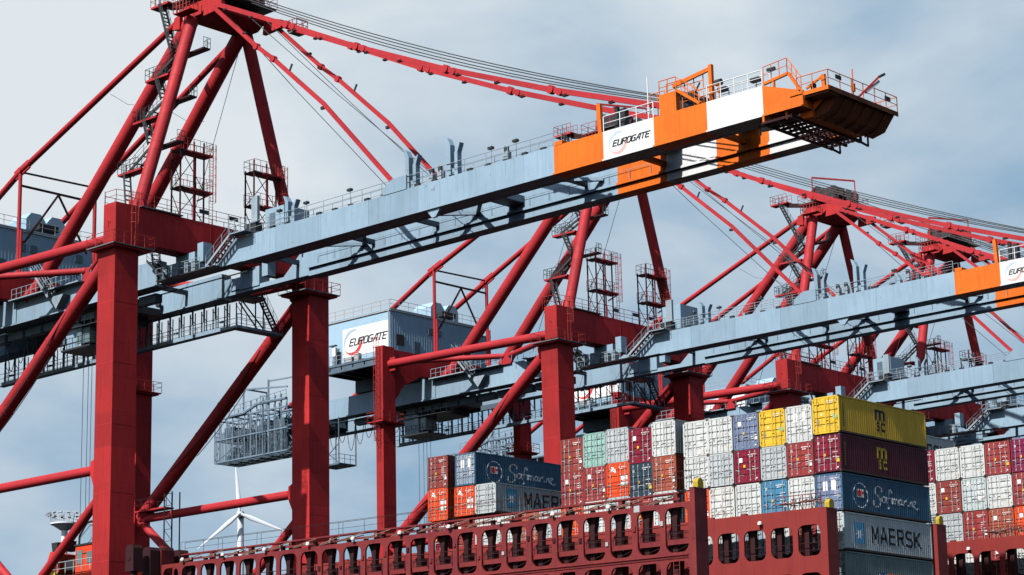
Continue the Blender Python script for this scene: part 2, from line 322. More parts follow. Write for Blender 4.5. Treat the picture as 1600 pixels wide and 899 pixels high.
# ------------------------------------------------------------------ container crane
ZO = 29.0
def CB(): return MB((0, 0, ZO))
def make_crane(Y0, trolley_x):
    root = empty('container_crane', (-62, Y0, -ZO))
    def P(mb, name, mats, parent=root): return mb.build(name, mats, parent)
    # legs --------------------------------------------------------------
    for (y0, y1) in ((0.0, 2.6), (23.3, 25.9)):
        m = CB(); m.box(-2.42, 0, y0, y1, -26, 20.15); m.box(-1.76, -0.004, y0 + 0.004, y1 - 0.004, 20.15, 24.1)
        m.prism([(-2.42, 20.15), (-3.15, 20.1), (-3.3, 19.7), (-3.2, 19.25), (-2.75, 18.9), (-2.42, 18.0)], 'y', y0 + 0.4, y1 - 0.4)
        m.prism([(-2.42, 1.35), (-3.3, 1.0), (-3.3, -0.2), (-2.42, -2.0)], 'y', y0 + 0.3, y1 - 0.3)
        m.box(-2.6, 0.2, y0 - 0.2, y1 + 0.2, -28.9, -26)
        for z in (-20, -14, -8, -2, 4, 9.5, 15): m.box(-2.425, 0.006, y0 - 0.006, y1 + 0.006, z, z + 0.05)
        if y0 < 1:
            m.path([(-1.05, -0.03, 21.9), (-1.05, -0.03, 22.35), (-0.93, -0.03, 22.5), (-0.8, -0.03, 22.4), (-0.8, -0.03, 22.2)], 0.04, 5)
        P(m, 'leg', 'red')
    for (y0, y1) in ((0.0, 2.0), (23.9, 25.9)):
        m = CB(); m.box(-28.25, -27.05, y0, y1, -26, 23.95); m.box(-28.5, -26.8, y0 - 0.2, y1 + 0.2, -28.9, -26)
        for z in (-15, -5, 5, 12.5): m.box(-28.255, -27.045, y0 - 0.006, y1 + 0.006, z, z + 0.05)
        P(m, 'leg', 'red')
    # bogies / sill beams ------------------------------------------------
    for x0, x1 in ((-2.2, -0.2), (-28.6, -26.7)):
        m = CB(); m.box(x0, x1, -1, 26.9, -26.4, -24.6); P(m, 'sill_beam', 'red')
    # portal beams --------------------------------------------------------
    m = CB(); m.prism([(2.6, 24.05), (23.3, 24.05), (23.3, 19.6), (22.2, 20.5), (20.8, 20.75), (5.1, 20.75), (3.7, 20.5), (2.6, 19.6)], 'x', -1.9, -0.06)
    for y in (6.5, 11, 15, 19): m.box(-1.92, -0.045, y, y + 0.05, 20.8, 24.0)
    P(m, 'portal_beam', 'red')
    m = CB(); m.prism([(2.0, 23.7), (23.9, 23.7), (23.9, 17.6), (22.3, 19.6), (19.4, 21.1), (6.5, 21.1), (3.6, 19.6), (2.0, 17.6)], 'x', -28.2, -27.1); P(m, 'portal_beam', 'red')
    # hangers between beam and girders
    for yy in (8.35, 16.15):
        m = CB(); m.box(-1.8, 0.9, yy, yy + 1.3, 18.9, 20.76); m.box(-3.2, -1.9, yy + 0.1, yy + 1.2, 18.9, 20.2); m.box(1.4, 2.2, yy - 0.1, yy + 0.9, 19.6, 21.4)
        P(m, 'hanger_bracket', 'blue')
        m = CB(); m.box(-28.9, -26.6, yy - 0.05, yy + 1.35, 18.7, 21.2); P(m, 'hanger_bracket', 'blue')
    # braces ----------------------------------------------------------------
    for y in (1.25, 24.7):
        m = CB(); m.tube((-2.0, y, 21.25), (-27.3, y, 21.85), 0.5, 24); m.box(-27.9, -26.2, y - 0.08, y + 0.08, 21.0, 22.6)
        P(m, 'horizontal_brace', 'redtube')
        m = CB(); m.tube((-2.3, y, 19.5), (-26.9, y, 0.6), 0.7, 28)
        for k in (0.2, 0.34, 0.48, 0.62): 
            c = Vector((-2.3, y, 19.5)).lerp(Vector((-26.9, y, 0.6)), k); d = Vector((-24.6, 0, -18.9)).normalized(); m.tube(c - d * .04, c + d * .04, .735, 24)
        m2 = m; P(m2, 'diagonal_brace', 'redtube')
        m = CB(); m.tube((-2.4, y, 0.42), (-27.3, y, 0.5), 0.44, 24); P(m, 'horizontal_brace', 'redtube')
        m = CB(); m.tube((-2.5, y, -1.6), (-13.4, y, -9.9), 0.42, 20); P(m, 'diagonal_brace', 'redtube')
        m = CB(); m.tube((-27.1, y, 0.3), (-13.9, y, -9.9), 0.42, 20); P(m, 'diagonal_brace', 'redtube')
        m = CB(); m.box(-27, -2.3, y - .5, y + .5, -11.2, -9.9); P(m, 'sill_beam', 'red')
    for (s, yl, yg) in ((1, 1.4, 8.35), (-1, 24.5, 17.45)):
        m = CB(); m.tube((-27.1, yl, 22.1), (-15.4, yg, 21.95), 0.33, 20); m.tube((-14.4, yg, 21.9), (-2.2, yl, 20.9), 0.33, 20)
        m.box(-15.6, -14.2, yg - 0.2, yg + 0.25, 20.9, 22.2); P(m, 'girder_brace', 'redtube')
    # cables taped along the near lower diagonal
    for k, yb in ((0, 1.25), (1, 24.7)):
        m = CB(); pts = []
        for i in range(15):
            t = i / 14; c = Vector((-2.3, yb - 0.55, 19.5)).lerp(Vector((-26.9, yb - 0.55, 0.6)), 0.22 + 0.6 * t)
            pts.append(c + Vector((0.33 * math.sin(t * 3.1) - 0.1, -0.15, -0.75 * math.sin(t * 3.1 + k * .2)))) 
        m.path(pts, 0.05, 5)
        m.path([p + Vector((.75, 0, -.95)) for p in pts[3:11]], 0.04, 5); P(m, 'taped_cable', 'steel')
    # girders --------------------------------------------------------------------
    bands = [(7.7, 44.5, 0), (44.5, 49.55, 1), (49.55, 54.53, 2), (54.53, 59.55, 1), (59.55, 64.62, 2), (64.62, 68.1, 1)]
    for (ya, yb, near) in ((8.4, 9.55, True), (16.25, 17.4, False)):
        m = CB(); xr = -45.2 if near else -57.5
        m.box(xr, -4.6, ya, yb, 18.62, 21.0)
        m.box(xr, -4.6, ya - 0.25, yb + 0.25, 18.5, 18.62)
        for x in range(int(xr) + 3, -5, 5): m.box(x, x + 0.06, ya - 0.012, yb + 0.012, 18.62, 20.98)
        P(m, 'fixed_girder', 'blue')
        m = CB()
        m.prism([(-4.2, 18.62), (5.0, 18.62), (7.7, 18.62), (7.7, 20.88), (6.5, 20.88), (4.2, 19.05), (-4.2, 19.05)], 'y', ya, yb)
        m.box(-4.3, -3.3, ya + .1, yb - .1, 19.05, 20.3)
        for x0, x1, mi in bands:
            zt0 = 20.88; zt1 = 20.88 if x1 < 65 else 19.7
            m.prism([(x0, 18.62), (x1, 18.62), (x1, zt1), (x0, zt0)], 'y', ya, yb, mi)
            m.box(x0, x1, ya - (.2 if near else .06), yb + 0.2, 18.50, 18.616, mi)
            x = x0 + 2.4
            while x < x1 - 1 and x1 < 65:
                m.box(x, x + 0.05, ya - 0.008, yb + 0.008, 18.62, 20.86, mi); x += 7.3
            # trolley rail ledge on the inner face
            yi = (yb, yb + 0.24) if near else (ya - 0.24, ya)
            m.box(x0, x1, yi[0], yi[1], 19.22, 19.36, mi); m.box(x0, x1, yi[0] + .08, yi[0] + .16, 19.36, 19.46, mi)
        if near: m.prism([(30.5, 18.5), (31.1, 17.8), (31.5, 17.8), (32.1, 18.5)], 'y', ya - 0.02, ya + 0.25)
        gi = P(m, 'boom_girder', ['blue', 'orange', 'white'])
        if near:
            l = CB(); fn = lambda u, v: (u, ya - 0.012, v)
            swirl(l, 51.0, 19.72, 0.92, fn, 1, 2, 0.26)
            put3(l, strokes(eurogate(), 0.155), lambda u, v, k: (50.5 + u * 0.53, ya - 0.03 - k * 0.0008, 19.50 + v * 0.42), 0)
            P(l, 'lettering', ['black', 'logofaint', 'logopink'], gi)
    # cross ties and top bracing between girders
    for x in (-40, -20, -10, 6, 16, 24, 41, 49, 57, 64):
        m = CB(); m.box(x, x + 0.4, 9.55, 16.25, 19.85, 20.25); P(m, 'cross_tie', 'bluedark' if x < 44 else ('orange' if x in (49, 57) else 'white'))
    m = CB(); m.box(32.6, 34.4, 9.6, 16.2, 19.9, 20.5); P(m, 'cross_tie', 'blue')
    m = CB(); m.box(8, 64.5, 9.78, 10.7, 18.66, 18.74, 0); m.rail([(8, 10.65, 18.74), (64.5, 10.65, 18.74)], 1.0, 2.4, .026, True, 0)
    for x in range(9, 64, 5): m.bar((x, 9.6, 19.3), (x, 10.6, 18.74), .07, .07, 0)
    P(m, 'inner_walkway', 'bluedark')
    m = CB()
    xs = [8, 15, 22, 29, 36, 43]
    for i, (a, b_) in enumerate(zip(xs, xs[1:])):
        ya, yb = (9.6, 16.2) if i % 2 == 0 else (16.2, 9.6)
        m.bar((a, ya, 20.1), (b_, yb, 20.1), 0.35, 0.3)
    P(m, 'top_bracing', 'blue')
    # flat bottom trolley running gear
    m = CB()
    for x in range(10, 44, 4): m.box(x, x + 2.6, 9.9, 10.25, 18.75, 18.9)
    P(m, 'cable_tray', 'bluedark')
    # apex frame -------------------------------------------------------------------
    near_top = Vector((-1.2, 9.75, 45.0)); near_bot = Vector((-1.2, 3.35, 24.05))
    yc = 12.9
    for s in (1, -1):
        f = lambda v: Vector((v[0], yc + (v[1] - yc) * s, v[2]))
        nb, ntp = f(near_bot), f(near_top)
        if s < 0: nb += Vector((-.35, .35, 0)); ntp += Vector((-.35, .35, 0))
        m = CB(); m.tube(nb, ntp, 0.60, 28); m.tube(nb + Vector((0, 0, -.02)), nb + (ntp - nb).normalized() * 1.1, 0.85, 28, r2=0.62)
        for k in range(8):
            a = k * math.pi / 4; d = Vector((math.cos(a), math.sin(a), 0)); m.bar(nb + d * 0.95 + Vector((0, 0, 0.0)), nb + d * 0.6 + Vector((0, 0, 1.2)), 0.05, 0.12)
        for k in (.33, .66): c = nb.lerp(ntp, k); d = (ntp - nb).normalized(); m.tube(c - d * .05, c + d * .05, .615, 28)
        P(m, 'apex_leg', 'redtube')
        rb = f((-25.3, 9.15, 20.9)); rt = f((-1.7, 9.9, 44.4))
        m = CB(); m.tube(rb, rt, 0.72, 28); m.tube(rb, rb.lerp(rt, .05), 1.0, 24, r2=.73)
        for k in (.25, .5, .75): c = rb.lerp(rt, k); d = (rt - rb).normalized(); m.tube(c - d * .05, c + d * .05, .735, 28)
        P(m, 'rear_strut', 'redtube')
        kt = f((-3.2, 9.3, 44.3)); kn = f((-26.4, 8.3, 34.45)); kl = f((-54.0, 9.0, 21.0))
        m = CB(); m.tube(kt, kn, 0.32, 18); m.tube(kn, kl, 0.32, 18)
        d = (kt - kn).normalized(); m.bar(kn - d * 1.0, kn + d * 1.3, 0.2, 0.95); m.tube(kn + Vector((0, -.35, 0)), kn + Vector((0, .35, 0)), .3, 14)
        P(m, 'backstay', 'redtube')
        # forestays
        ys = f((0, 8.9, 0)).y
        m = CB(); ch = [(3.2, 44.3), (12.8, 39.7), (21.8, 35.25), (32.5, 30.45), (44.0, 25.8), (56.3, 21.3)]
        for (a, b_) in zip(ch, ch[1:]):
            m.bar((a[0], ys, a[1]), (b_[0], ys, b_[1]), 0.26, 0.44)
            for kk in (.12, .5): 
                c = Vector((a[0], ys, a[1])).lerp(Vector((b_[0], ys, b_[1])), kk); m.box(c.x - .25, c.x + .25, ys - .15, ys + .15, c.z - .36, c.z - .2, 1)
        for (a, b_) in ch[1:-1]: m.tube((a, ys - .24, b_), (a, ys + .24, b_), 0.36, 18); m.tube((a + .9, ys - .2, b_ - .42), (a + .9, ys + .2, b_ - .42), 0.3, 16)
        P(m, 'outer_forestay', ['redtube', 'shipdark'])
        m = CB(); ch = [(2.6, 44.2), (8.7, 38.7), (11.0, 36.9), (17.6, 31.05), (26.4, 21.7)]
        for (a, b_) in zip(ch, ch[1:]): m.bar((a[0], ys, a[1]), (b_[0], ys, b_[1]), 0.24, 0.36)
        for (a, b_) in ch[1:3]: m.tube((a, ys - .22, b_), (a, ys + .22, b_), 0.31, 16)
        m.bar((13.1, ys, 35.1), (13.5, ys, 35.8), .12, .14, 1); m.box(17.3, 17.7, ys - .12, ys + .12, 30.55, 30.8, 1); m.box(6.9, 7.3, ys - .12, ys + .12, 40.3, 40.5, 1)
        P(m, 'inner_forestay', ['redtube', 'steel'])
        # stay bracket boxes
        m = CB(); m.prism([(25.4, 20.88), (28.2, 20.88), (28.2, 22.1), (26.6, 22.1), (25.4, 21.4)], 'y', ys - .55, ys + .55, 0); P(m, 'stay_bracket', 'blue')
    # apex crossbeam and machinery
    m = CB(); m.prism([(-2.2, 44.3), (.2, 44.3), (1.2, 44.9), (1.3, 45.6), (-2.0, 45.8), (-2.5, 45.2)], 'y', 9.3, 16.5); P(m, 'apex_beam', 'red')
    for y in (9.2, 16.6):
        m = CB(); m.prism([(1.0, 43.8), (3.6, 43.9), (3.6, 44.7), (1.2, 45.5)], 'y', y - .22, y + .22); P(m, 'stay_lug', 'red')
        m = CB(); m.prism([(-3.6, 43.6), (-2.5, 43.4), (-2.5, 44.9), (-3.3, 44.7)], 'y', y - .2, y + .2); P(m, 'stay_lug', 'red')
    m = CB(); m.box(-3.0, 2.4, 8.8, 17.0, 46.1, 46.18, 0)
    m.box(4.2, 5.4, 16.8, 18.2, 43.2, 43.35); m.rail([(4.2, 16.8, 43.35), (5.4, 16.8, 43.35), (5.4, 18.2, 43.35), (4.2, 18.2, 43.35)], 1.1, 0.7, .04, True, 1)
    m.rail([(-3.0, 8.8, 46.18), (2.4, 8.8, 46.18), (2.4, 17.0, 46.18), (-3.0, 17.0, 46.18), (-3.0, 8.8, 46.18)], 1.1, 1.2, .03, True, 1)
    m.box(-8.2, -5.6, 10.0, 11.2, 47.2, 47.4, 2); m.bar((-6.2, 10.8, 47.1), (-1.0, 10.8, 46.0), .45, .5, 3)
    m.rail([(-5.6, 10.0, 47.4), (-8.2, 10.0, 47.4), (-8.2, 11.2, 47.4), (-5.6, 11.2, 47.4)], 1.1, 0.7, .03, True, 1)
    m.box(-2.0, 0.4, 7.8, 8.9, 44.4, 44.5, 2); m.rail([(-2.0, 8.8, 44.5), (-2.0, 7.8, 44.5), (0.4, 7.8, 44.5), (.4, 8.8, 44.5)], 1.1, .5, .045, True, 1)
    P(m, 'apex_platform', ['grating', 'redrail', 'red', 'shipdark'])
    m = CB()
    for y in (10.6, 12.0, 13.8, 15.2):
        m.tube((-1.2, y - .2, 47.7), (-1.2, y + .2, 47.7), 0.85, 24, 0); m.tube((1.4, y - .2, 47.5), (1.4, y + .2, 47.5), 0.7, 24, 0)
    for y in (10.1, 12.9, 15.7): m.prism([(-2.0, 46.2), (2.2, 46.2), (1.2, 47.9), (-1.4, 48.1)], 'y', y - .06, y + .06, 0); m.tube((-2.0, y, 46.2), (-1.4, y, 48.1), .1, 6, 1)
    m.box(-2.0, .4, 15.9, 17.2, 46.6, 48.0, 1); m.bar((-1.2, 9.6, 49.6), (1.8, 15.0, 49.6), .16, .2, 1); m.tube((1.8, 15.0, 46.6), (1.8, 15.0, 49.6), .08, 6, 1); m.tube((-1.2, 9.6, 46.6), (-1.2, 9.6, 49.6), .08, 6, 1)
    P(m, 'sheave_block', ['steel', 'red'])
    # hoist ropes
    for y, k in ((12.0, 0), (12.4, 1), (13.4, 2), (13.8, 3)):
        m = CB(); a = Vector((-1.0, y, 48.5 - .22 * k)); b_ = Vector((57.2, y, 22.2))
        pts = [a.lerp(b_, i / 16) - Vector((0, 0, (1.25 + .12 * k) * 4 * (i / 16) * (1 - i / 16))) for i in range(17)]
        m.path(pts, 0.05, 5); P(m, 'hoist_rope', 'rope')
    for y, dx in ((9.9, 0), (15.6, 2.0), (12.9, 4.0)):
        m = CB(); m.path([(1.0, y, 46.0), (13 + dx * .5, y, 33.6), (25.3 + dx, y, 21.3)], 0.035, 5); P(m, 'guy_rope', 'rope')
    for y in (9.3, 16.5):
        m = CB(); m.tube((-2.2, y, 44.0), (-12.0, y + .2, 22.0), 0.03, 4); P(m, 'guy_rope', 'rope')
        m = CB(); m.path([(-13.0, y - .3, 39.5), (-10.6, y, 37.9), (-8.0, y + .2, 37.2)], 0.025, 4); P(m, 'guy_rope', 'rope')
    # knuckle frame
    m = CB()
    for y in (8.3, 17.5 - .0):
        yy = 8.2 if y < 10 else 15.6 + 1.9
        m.tube((-26.4, yy, 34.2), (-26.4, yy, 23.6), 0.2, 12); m.tube((-26.15, yy + .1, 28.2), (-26.15, yy + .1, 23.6), 0.14, 10)
    m.bar((-26.4, 8.3, 34.3), (-26.4, 17.5, 34.5), .18, .16, 1); m.bar((-26.4, 8.3, 32.9), (-26.4, 17.5, 32.9), .2, .2, 1)
    m.tube((-26.4, 12.9, 32.8), (-26.4, 9.0, 27.2), .12, 8, 1); m.tube((-26.4, 12.9, 32.8), (-26.4, 16.6, 27.2), .12, 8, 1)
    m.tube((-26.4, 9.0, 27.2), (-26.4, 8.2, 26.8), .14, 8, 0)
    P(m, 'stay_support_frame', ['redtube', 'shipdark'])
    # zigzag stairs round the near apex leg ---------------------------------------
    ty = lambda z: 3.35 + .3055 * (z - 24.05)
    zl = (28.6, 34.0, 38.5); zr = (31.0, 35.7, 40.8)
    for z in zl:
        y = ty(z); m = CB(); m.box(-5.4, -2.0, y - .5, y + .5, z - 0.2, z, 0); m.bar((-2.6, y + .1, z - .2), (-1.5, y - .1, z - .5), .4, .4, 0)
        m.rail([(-2.4, y - .5, z), (-5.4, y - .5, z), (-5.4, y + .5, z), (-3.8, y + .5, z)], 1.1, .6, .03, True, 1); P(m, 'stair_landing', ['redtube', 'steel'])
    for z in zr:
        y = ty(z); m = CB(); m.box(-2.8, 0.9, y + .65, y + 1.5, z - 0.16, z, 0); m.rail([(.9, y + .65, z), (.9, y + 1.5, z), (.1, y + 1.5, z)], 1.0, .5, .026, True, 1)
        P(m, 'stair_landing', ['shipdark', 'steel'])  # shade on these landings is put into the colour, darker than the left ones
    FL = [((-2.4, 24.15), (-4.6, zl[0])), ((-4.8, zl[0]), (-2.0, zr[0])), ((-2.0, zr[0]), (-4.0, zl[1])), ((-5.0, zl[1]), (-2.0, zr[1])), ((-2.0, zr[1]), (-4.0, zl[2])), ((-5.0, zl[2]), (-2.2, zr[2])), ((-2.6, zr[2]), (-6.9, 47.4))]
    for i, ((xa, za), (xb, zb)) in enumerate(FL):
        m = CB(); o = .35 if i % 2 else -.15
        m.stair((xa, ty(za) + o + .1, za), (xb, (ty(zb) if zb < 46 else 10.4) + o + .1, zb), 0.75, (0, 1, 0), step=.5, th=.12); P(m, 'staircase', 'steel')
    # portal service platforms with towers -------------------------------------------
    for (y0, y1, zt) in ((7.9, 10.7, 30.9), (16.9, 19.7, 30.6)):
        m = CB(); x0, x1 = -2.0, -0.75
        for x in (x0, x1):
            for y in (y0, y1): m.tube((x, y, 24.05), (x, y, zt + (1.1 if x == x1 else .2)), 0.085, 8, 0)
        for z in (27.3, zt): m.box(x0 - .1, x1 + .1, y0 - .1, y0 + 1.0, z - .12, z, 0); m.box(x0 + .2, x1 + .25, y0 + 1.1, y1 + .9, z - .16, z, 1); m.rail([(x0 - .1, y0 - .1, z), (x1 + .2, y0 - .1, z), (x1 + .2, y1 + .9, z), (x0, y1 + .9, z), (x0 - .1, y0 - .1, z)], 1.15, .7, .026, True, 2)
        for z0, z1 in ((24.1, 27.3), (27.3, zt)):
            m.tube((x0, y0, z0), (x0, y1, z1), .04, 6, 0); m.tube((x1, y1, z0), (x1, y0, z1), .04, 6, 0); m.tube((x0, y0, z1 - .5), (x1, y0, z0 + .3), .04, 6, 0)
        m.bar((x1, y0 + 1.6, 24.1), (x1, y0 + 1.6, zt + 1), .12, .12, 1, up=(1, 0, 0)); m.bar((x1, y1 - .8, 26.2), (x1 + .1, y1 + .9, 27.2), .1, .14, 1)
        m.ladder(x1 + .1, y1 + .8, 24.1, zt + 1, dx=0.0001, dy=0.22, out=(1, 0), mi=2)
        P(m, 'service_tower', ['shipdark', 'redtube', 'redrail'])
    m = CB(); m.box(-2.3, 0.25, 2.7, 7.5, 24.08, 24.18, 0); m.rail([(-1.7, .05, 24.15), (-.05, .05, 24.15), (.2, 2.7, 24.2), (.2, 23.1, 24.2)], 1.1, 1.5, .03, True, 1); m.rail([(-2.2, 2.7, 24.2), (-2.2, 23.2, 24.2)], 1.1, 1.5, .03, True, 1); m.rail([(-1.7, .05, 24.15), (-2.9, 1.0, 24.15), (-2.9, 3.2, 24.15)], 1.2, 1.2, .03, True, 1)
    for y in (9.4, 13.0, 15.9): m.box(.2, .24, y, y + 1.1, 24.75, 25.15, 2)
    P(m, 'beam_walkway', ['grating', 'redrail', 'steel'])
    # platforms round legs
    for (x0, x1, y0, y1, z) in ((-3.1, .8, -.8, 3.8, 20.12), (-3.1, .8, 22.1, 26.7, 19.6), (-28.95, -26.35, -.75, 2.75, 14.9), (-28.95, -26.35, 23.2, 26.6, 13.9)):
        m = CB(); m.box(x0 + .2, x1 - .2, y0 + .2, y1 - .2, z - .26, z - .1, 0); m.box(x0, x1, y0, y1, z - .1, z, 1 if x0 > -10 else 0)
        m.rail([(x0, y0, z), (x1, y0, z), (x1, y1, z), (x0, y1, z), (x0, y0, z)], 1.1, 1.3, .03, True, 2)
        P(m, 'leg_platform', ['red', 'grating', 'redrail'])
    m = CB(); m.ladder(0.12, 1.9, 20.2, 25.3, dx=0.0001, dy=0.22, out=(1, 0)); P(m, 'ladder', 'redrail')
    m = CB(); m.ladder(-27.7, -.2, 10.5, 25.0, dx=.22, dy=0, out=(0, -1)); P(m, 'ladder', 'redrail')
    m = CB(); m.box(-26.7, -22.0, 23.6, 24.9, 1.05, 1.2, 0); m.rail([(-27, 23.6, 1.2), (-21.6, 23.6, 1.2)], 1.1, 1.4, .035, True, 1)
    for x, y in ((-21.9, 23.6), (-20.7, 23.6), (-21.9, 24.6), (-20.7, 24.6)): m.tube((x, y, 2.6), (x, y, -12), .07, 6, 1)
    z = 2.4
    while z > -12: m.rail([(-21.9, 23.6, z - .05), (-20.7, 23.6, z - .05)], .06, 1.2, .03, False, 1); m.tube((-21.9, 23.6, z), (-20.7, 23.6, z - 1.2), .03, 4, 1); z -= 1.2
    P(m, 'ladder_tower', ['redtube', 'shipdark'])
    # machinery house --------------------------------------------------------------------
    m = CB(); m.box(-40.9, -29.8, 4.0, 19.8, 23.75, 29.45, 0); m.box(-39.8, -30.3, 19.8, 22.2, 23.9, 28.6, 0)
    y = 4.35
    while y < 19.6: m.box(-29.8, -29.785, y, y + .12, 23.8, 29.2, 0); y += .42
    m.box(-41.0, -29.7, 3.9, 19.9, 29.45, 29.56, 0); m.box(-39.9, -30.2, 19.81, 22.3, 28.6, 28.7, 0)
    m.box(-29.8, -29.71, 5.0, 6.3, 25.2, 26.5, 1)
    for (yy0, yy1) in ((12.3, 14.7), (14.9, 17.2)):
        m.prism([(yy0, 29.56), (yy1, 29.56), (yy1, 31.2), (yy1 - .6, 31.9), (yy0 + .6, 31.9), (yy0, 31.2)], 'x', -34, -31, 0)
    m.box(-30.9, -29.9, 13.2, 15.6, 30.0, 30.6, 1)
    hs_ = P(m, 'machinery_house', ['house', 'steel'])
    m = CB(); m.box(-39.5, -38.6, 3.95, 4.0, 23.9, 26.0, 0); m.box(-29.78, -29.72, 8, 9.0, 23.8, 26.0, 0); m.build('door', 'bluedark', hs_)
    m = CB(); m.box(-40.95, -29.75, 3.86, 3.97, 29.25, 29.4, 0); m.box(-29.78, -29.66, 3.97, 19.8, 29.25, 29.4, 0); m.tube((-29.95, 3.9, 29.3), (-29.95, 3.9, 23.8), .07, 8, 0); m.build('gutter', 'galv', hs_)
    for yy in (10.5, 11.9, 17.6): m = CB(); m.box(-29.79, -29.68, yy, yy + .9, 27.2, 28.0, 0); m.build('vent', 'bluedark', hs_)
    m = CB(); m.rail([(-40.9, 4.0, 29.56), (-29.8, 4.0, 29.56), (-29.8, 19.8, 29.56)], 1.1, 1.6, .03, True); P(m, 'roof_railing', 'galv', hs_)
    m = CB(); m.box(-37.95, -30.05, 3.955, 4.0, 24.62, 28.15, 0); fn = lambda u, v: (u, 3.945, v)
    swirl(m, -36.15, 26.35, 1.62, fn, 2, 3, .27)
    put3(m, strokes(eurogate(), 0.17), lambda u, v, k: (-36.75 + u * 0.945, 3.93 - k * .0008, 25.95 + v * 0.80), 1)
    P(m, 'sign_panel', ['sign', 'black', 'logogrey', 'logored'], hs_)
    m = CB(); m.box(-41.5, -28.6, 2.6, 20.6, 23.35, 23.6, 0); m.box(-41.5, -28.7, 2.7, 3.2, 22.6, 23.35, 0)
    m.rail([(-41.5, 2.6, 23.6), (-28.6, 2.6, 23.6)], 1.1, 1.3, .03, True, 1)
    for x in range(-41, -29, 2): m.box(x, x + .2, 2.7, 20, 22.9, 23.35, 0)
    m.tube((-38.9, 3.2, 23.6), (-38.9, 3.2, 26.2), .09, 6, 1); m.box(-39.3, -38.2, 2.9, 3.3, 26.1, 26.25, 0); m.box(-38.8, -38.2, 2.95, 3.2, 24.8, 25.9, 2)
    m.box(-36.5, -35.2, 2.8, 3.6, 23.7, 24.3, 1); m.box(-34.9, -34.2, 2.9, 3.5, 23.6, 24.6, 1)
    m.box(-40, -29, 8.0, 17.6, 21.1, 22.6, 0)
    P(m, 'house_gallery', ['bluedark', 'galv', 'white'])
    # backreach cage ---------------------------------------------------------------------
    m = CB(); rc = random.Random(11)
    for y in (6.4, 8.4, 10.4):
        for z in (15.3, 18.2, 20.9): m.bar((-66, y, z), (-52, y, z), .22, .18)
        x = -66
        while x <= -52: m.tube((x, y, 15.3), (x, y, 20.9 if x < -60 else 22.6), .085, 6); [m.tube((x + q, y, 15.3), (x + q, y, 17.2 + 3.7 * rc.random()), .055, 5, 1) for q in (.3, .6, .9)]; m.rail([(x, y, 18.2), (x + 1.17, y, 18.2)], .9, 1.2, .03, True, 1); x += 1.17
        x = -66
        while x < -53: m.tube((x, y, 15.3), (x + 1.17, y, 18.2), .04, 5); m.tube((x + 1.17, y, 18.2), (x, y, 20.9), .04, 5); x += 2.34
    for x in (-66, -62.5, -59, -55.5, -52):
        for z in (15.3, 18.2, 20.9): m.bar((x, 6.4, z), (x, 10.4, z), .18, .15)
        m.tube((x, 6.4, 15.3), (x, 10.4, 18.2), .05, 5)
    [m.box(-66, -52, 6.5 + q * .42, 6.66 + q * .42, 15.2, 15.28) for q in range(10)]; [m.box(-66, -52, 6.5 + q * .6, 6.7 + q * .6, 18.1, 18.17) for q in range(7)]
    for x in range(-65, -53, 2): m.box(x, x + .8, 7.4, 9.4, 15.4, 16.2, 1); m.box(x + .2, x + .9 + rc.random(), 7.0, 9.6, 18.3, 19.0 + rc.random(), 1); m.box(x + rc.random(), x + 1.1, 8, 9, 16.3, 17.2 + rc.random() * .8, 0); m.tube((x, 8.2, 19.4), (x + 1.5, 8.2, 20.5), .08, 6, 1); m.tube((x, 9.5, 21.0), (x, 9.5, 21.9 + rc.random()), .07, 6, 1)
    m.rail([(-66, 6.4, 18.2), (-66, 10.4, 18.2)], 1.1, 1, .03); m.rail([(-63, 6.2, 21.1), (-52, 6.2, 21.9)], 1.1, 1.1, .035)
    m.path([(-63, 6.2, 21.0), (-60, 6.2, 21.1), (-57.5, 6.2, 21.9), (-52, 6.2, 21.9)], .2, 6)
    m.tube((-60.4, 6.4, 21), (-60.4, 6.4, 24.3), .12, 6); m.tube((-60.4, 10.4, 21), (-60.4, 10.4, 24.3), .12, 6); m.bar((-60.4, 6.4, 24.3), (-60.4, 10.4, 24.3), .15, .2); m.bar((-60.4, 6.4, 24.2), (-52, 6.4, 23.4), .15, .2)
    m.tube((-55.6, 6.4, 17.5), (-55.6, 6.4, 24.8), .13, 6); m.bar((-55.6, 6.4, 24.6), (-49, 6.4, 24.4), .15, .18); m.ladder(-56.2, 6.2, 15.4, 22.8, cage=True)
    P(m, 'maintenance_cage', ['cage', 'bluedark']).location.x = 1.3
    m = CB(); m.box(-58, -45.3, 8.4, 9.5, 18.8, 20.8); m.box(-57, -50, 9.5, 16, 19, 20.5); P(m, 'rear_crossbeam', 'blue')
    m = CB(); x = -52
    for x in (-51.6, -50.4, -49, -47.8): m.tube((x, 7.2, 15.0), (x, 7.2, 18.6), .1, 6)
    m.bar((-52, 7.2, 15), (-46.5, 7.2, 15), .25, .2); m.bar((-52, 7.2, 18.6), (-44, 7.2, 18.6), .25, .2)
    m.bar((-51.8, 7.1, 15.1), (-50.4, 7.1, 16.6), .09, .12); m.bar((-50.4, 7.1, 16.6), (-51.8, 7.1, 18.2), .09, .12)
    m.box(-46.2, -42.6, 7.6, 10.5, 12.6, 12.8)
    for x in (-46.2, -42.6):
        for y in (7.6, 10.5): m.tube((x, y, 12.6), (x, y, 18.5), .08, 6)
    m.rail([(-46.2, 7.6, 12.8), (-42.6, 7.6, 12.8), (-42.6, 10.5, 12.8)], 1.1, 1, .035); m.bar((-46.2, 7.6, 12.8), (-42.6, 7.6, 15.2), .07, .1); m.bar((-42.6, 7.6, 12.8), (-46.2, 7.6, 15.2), .07, .1)
    P(m, 'trolley_buffer_frame', 'bluedark')
    # catwalk under the far girder ----------------------------------------------------------
    m = CB(); y0, y1 = 17.45, 18.5; x = -43.0
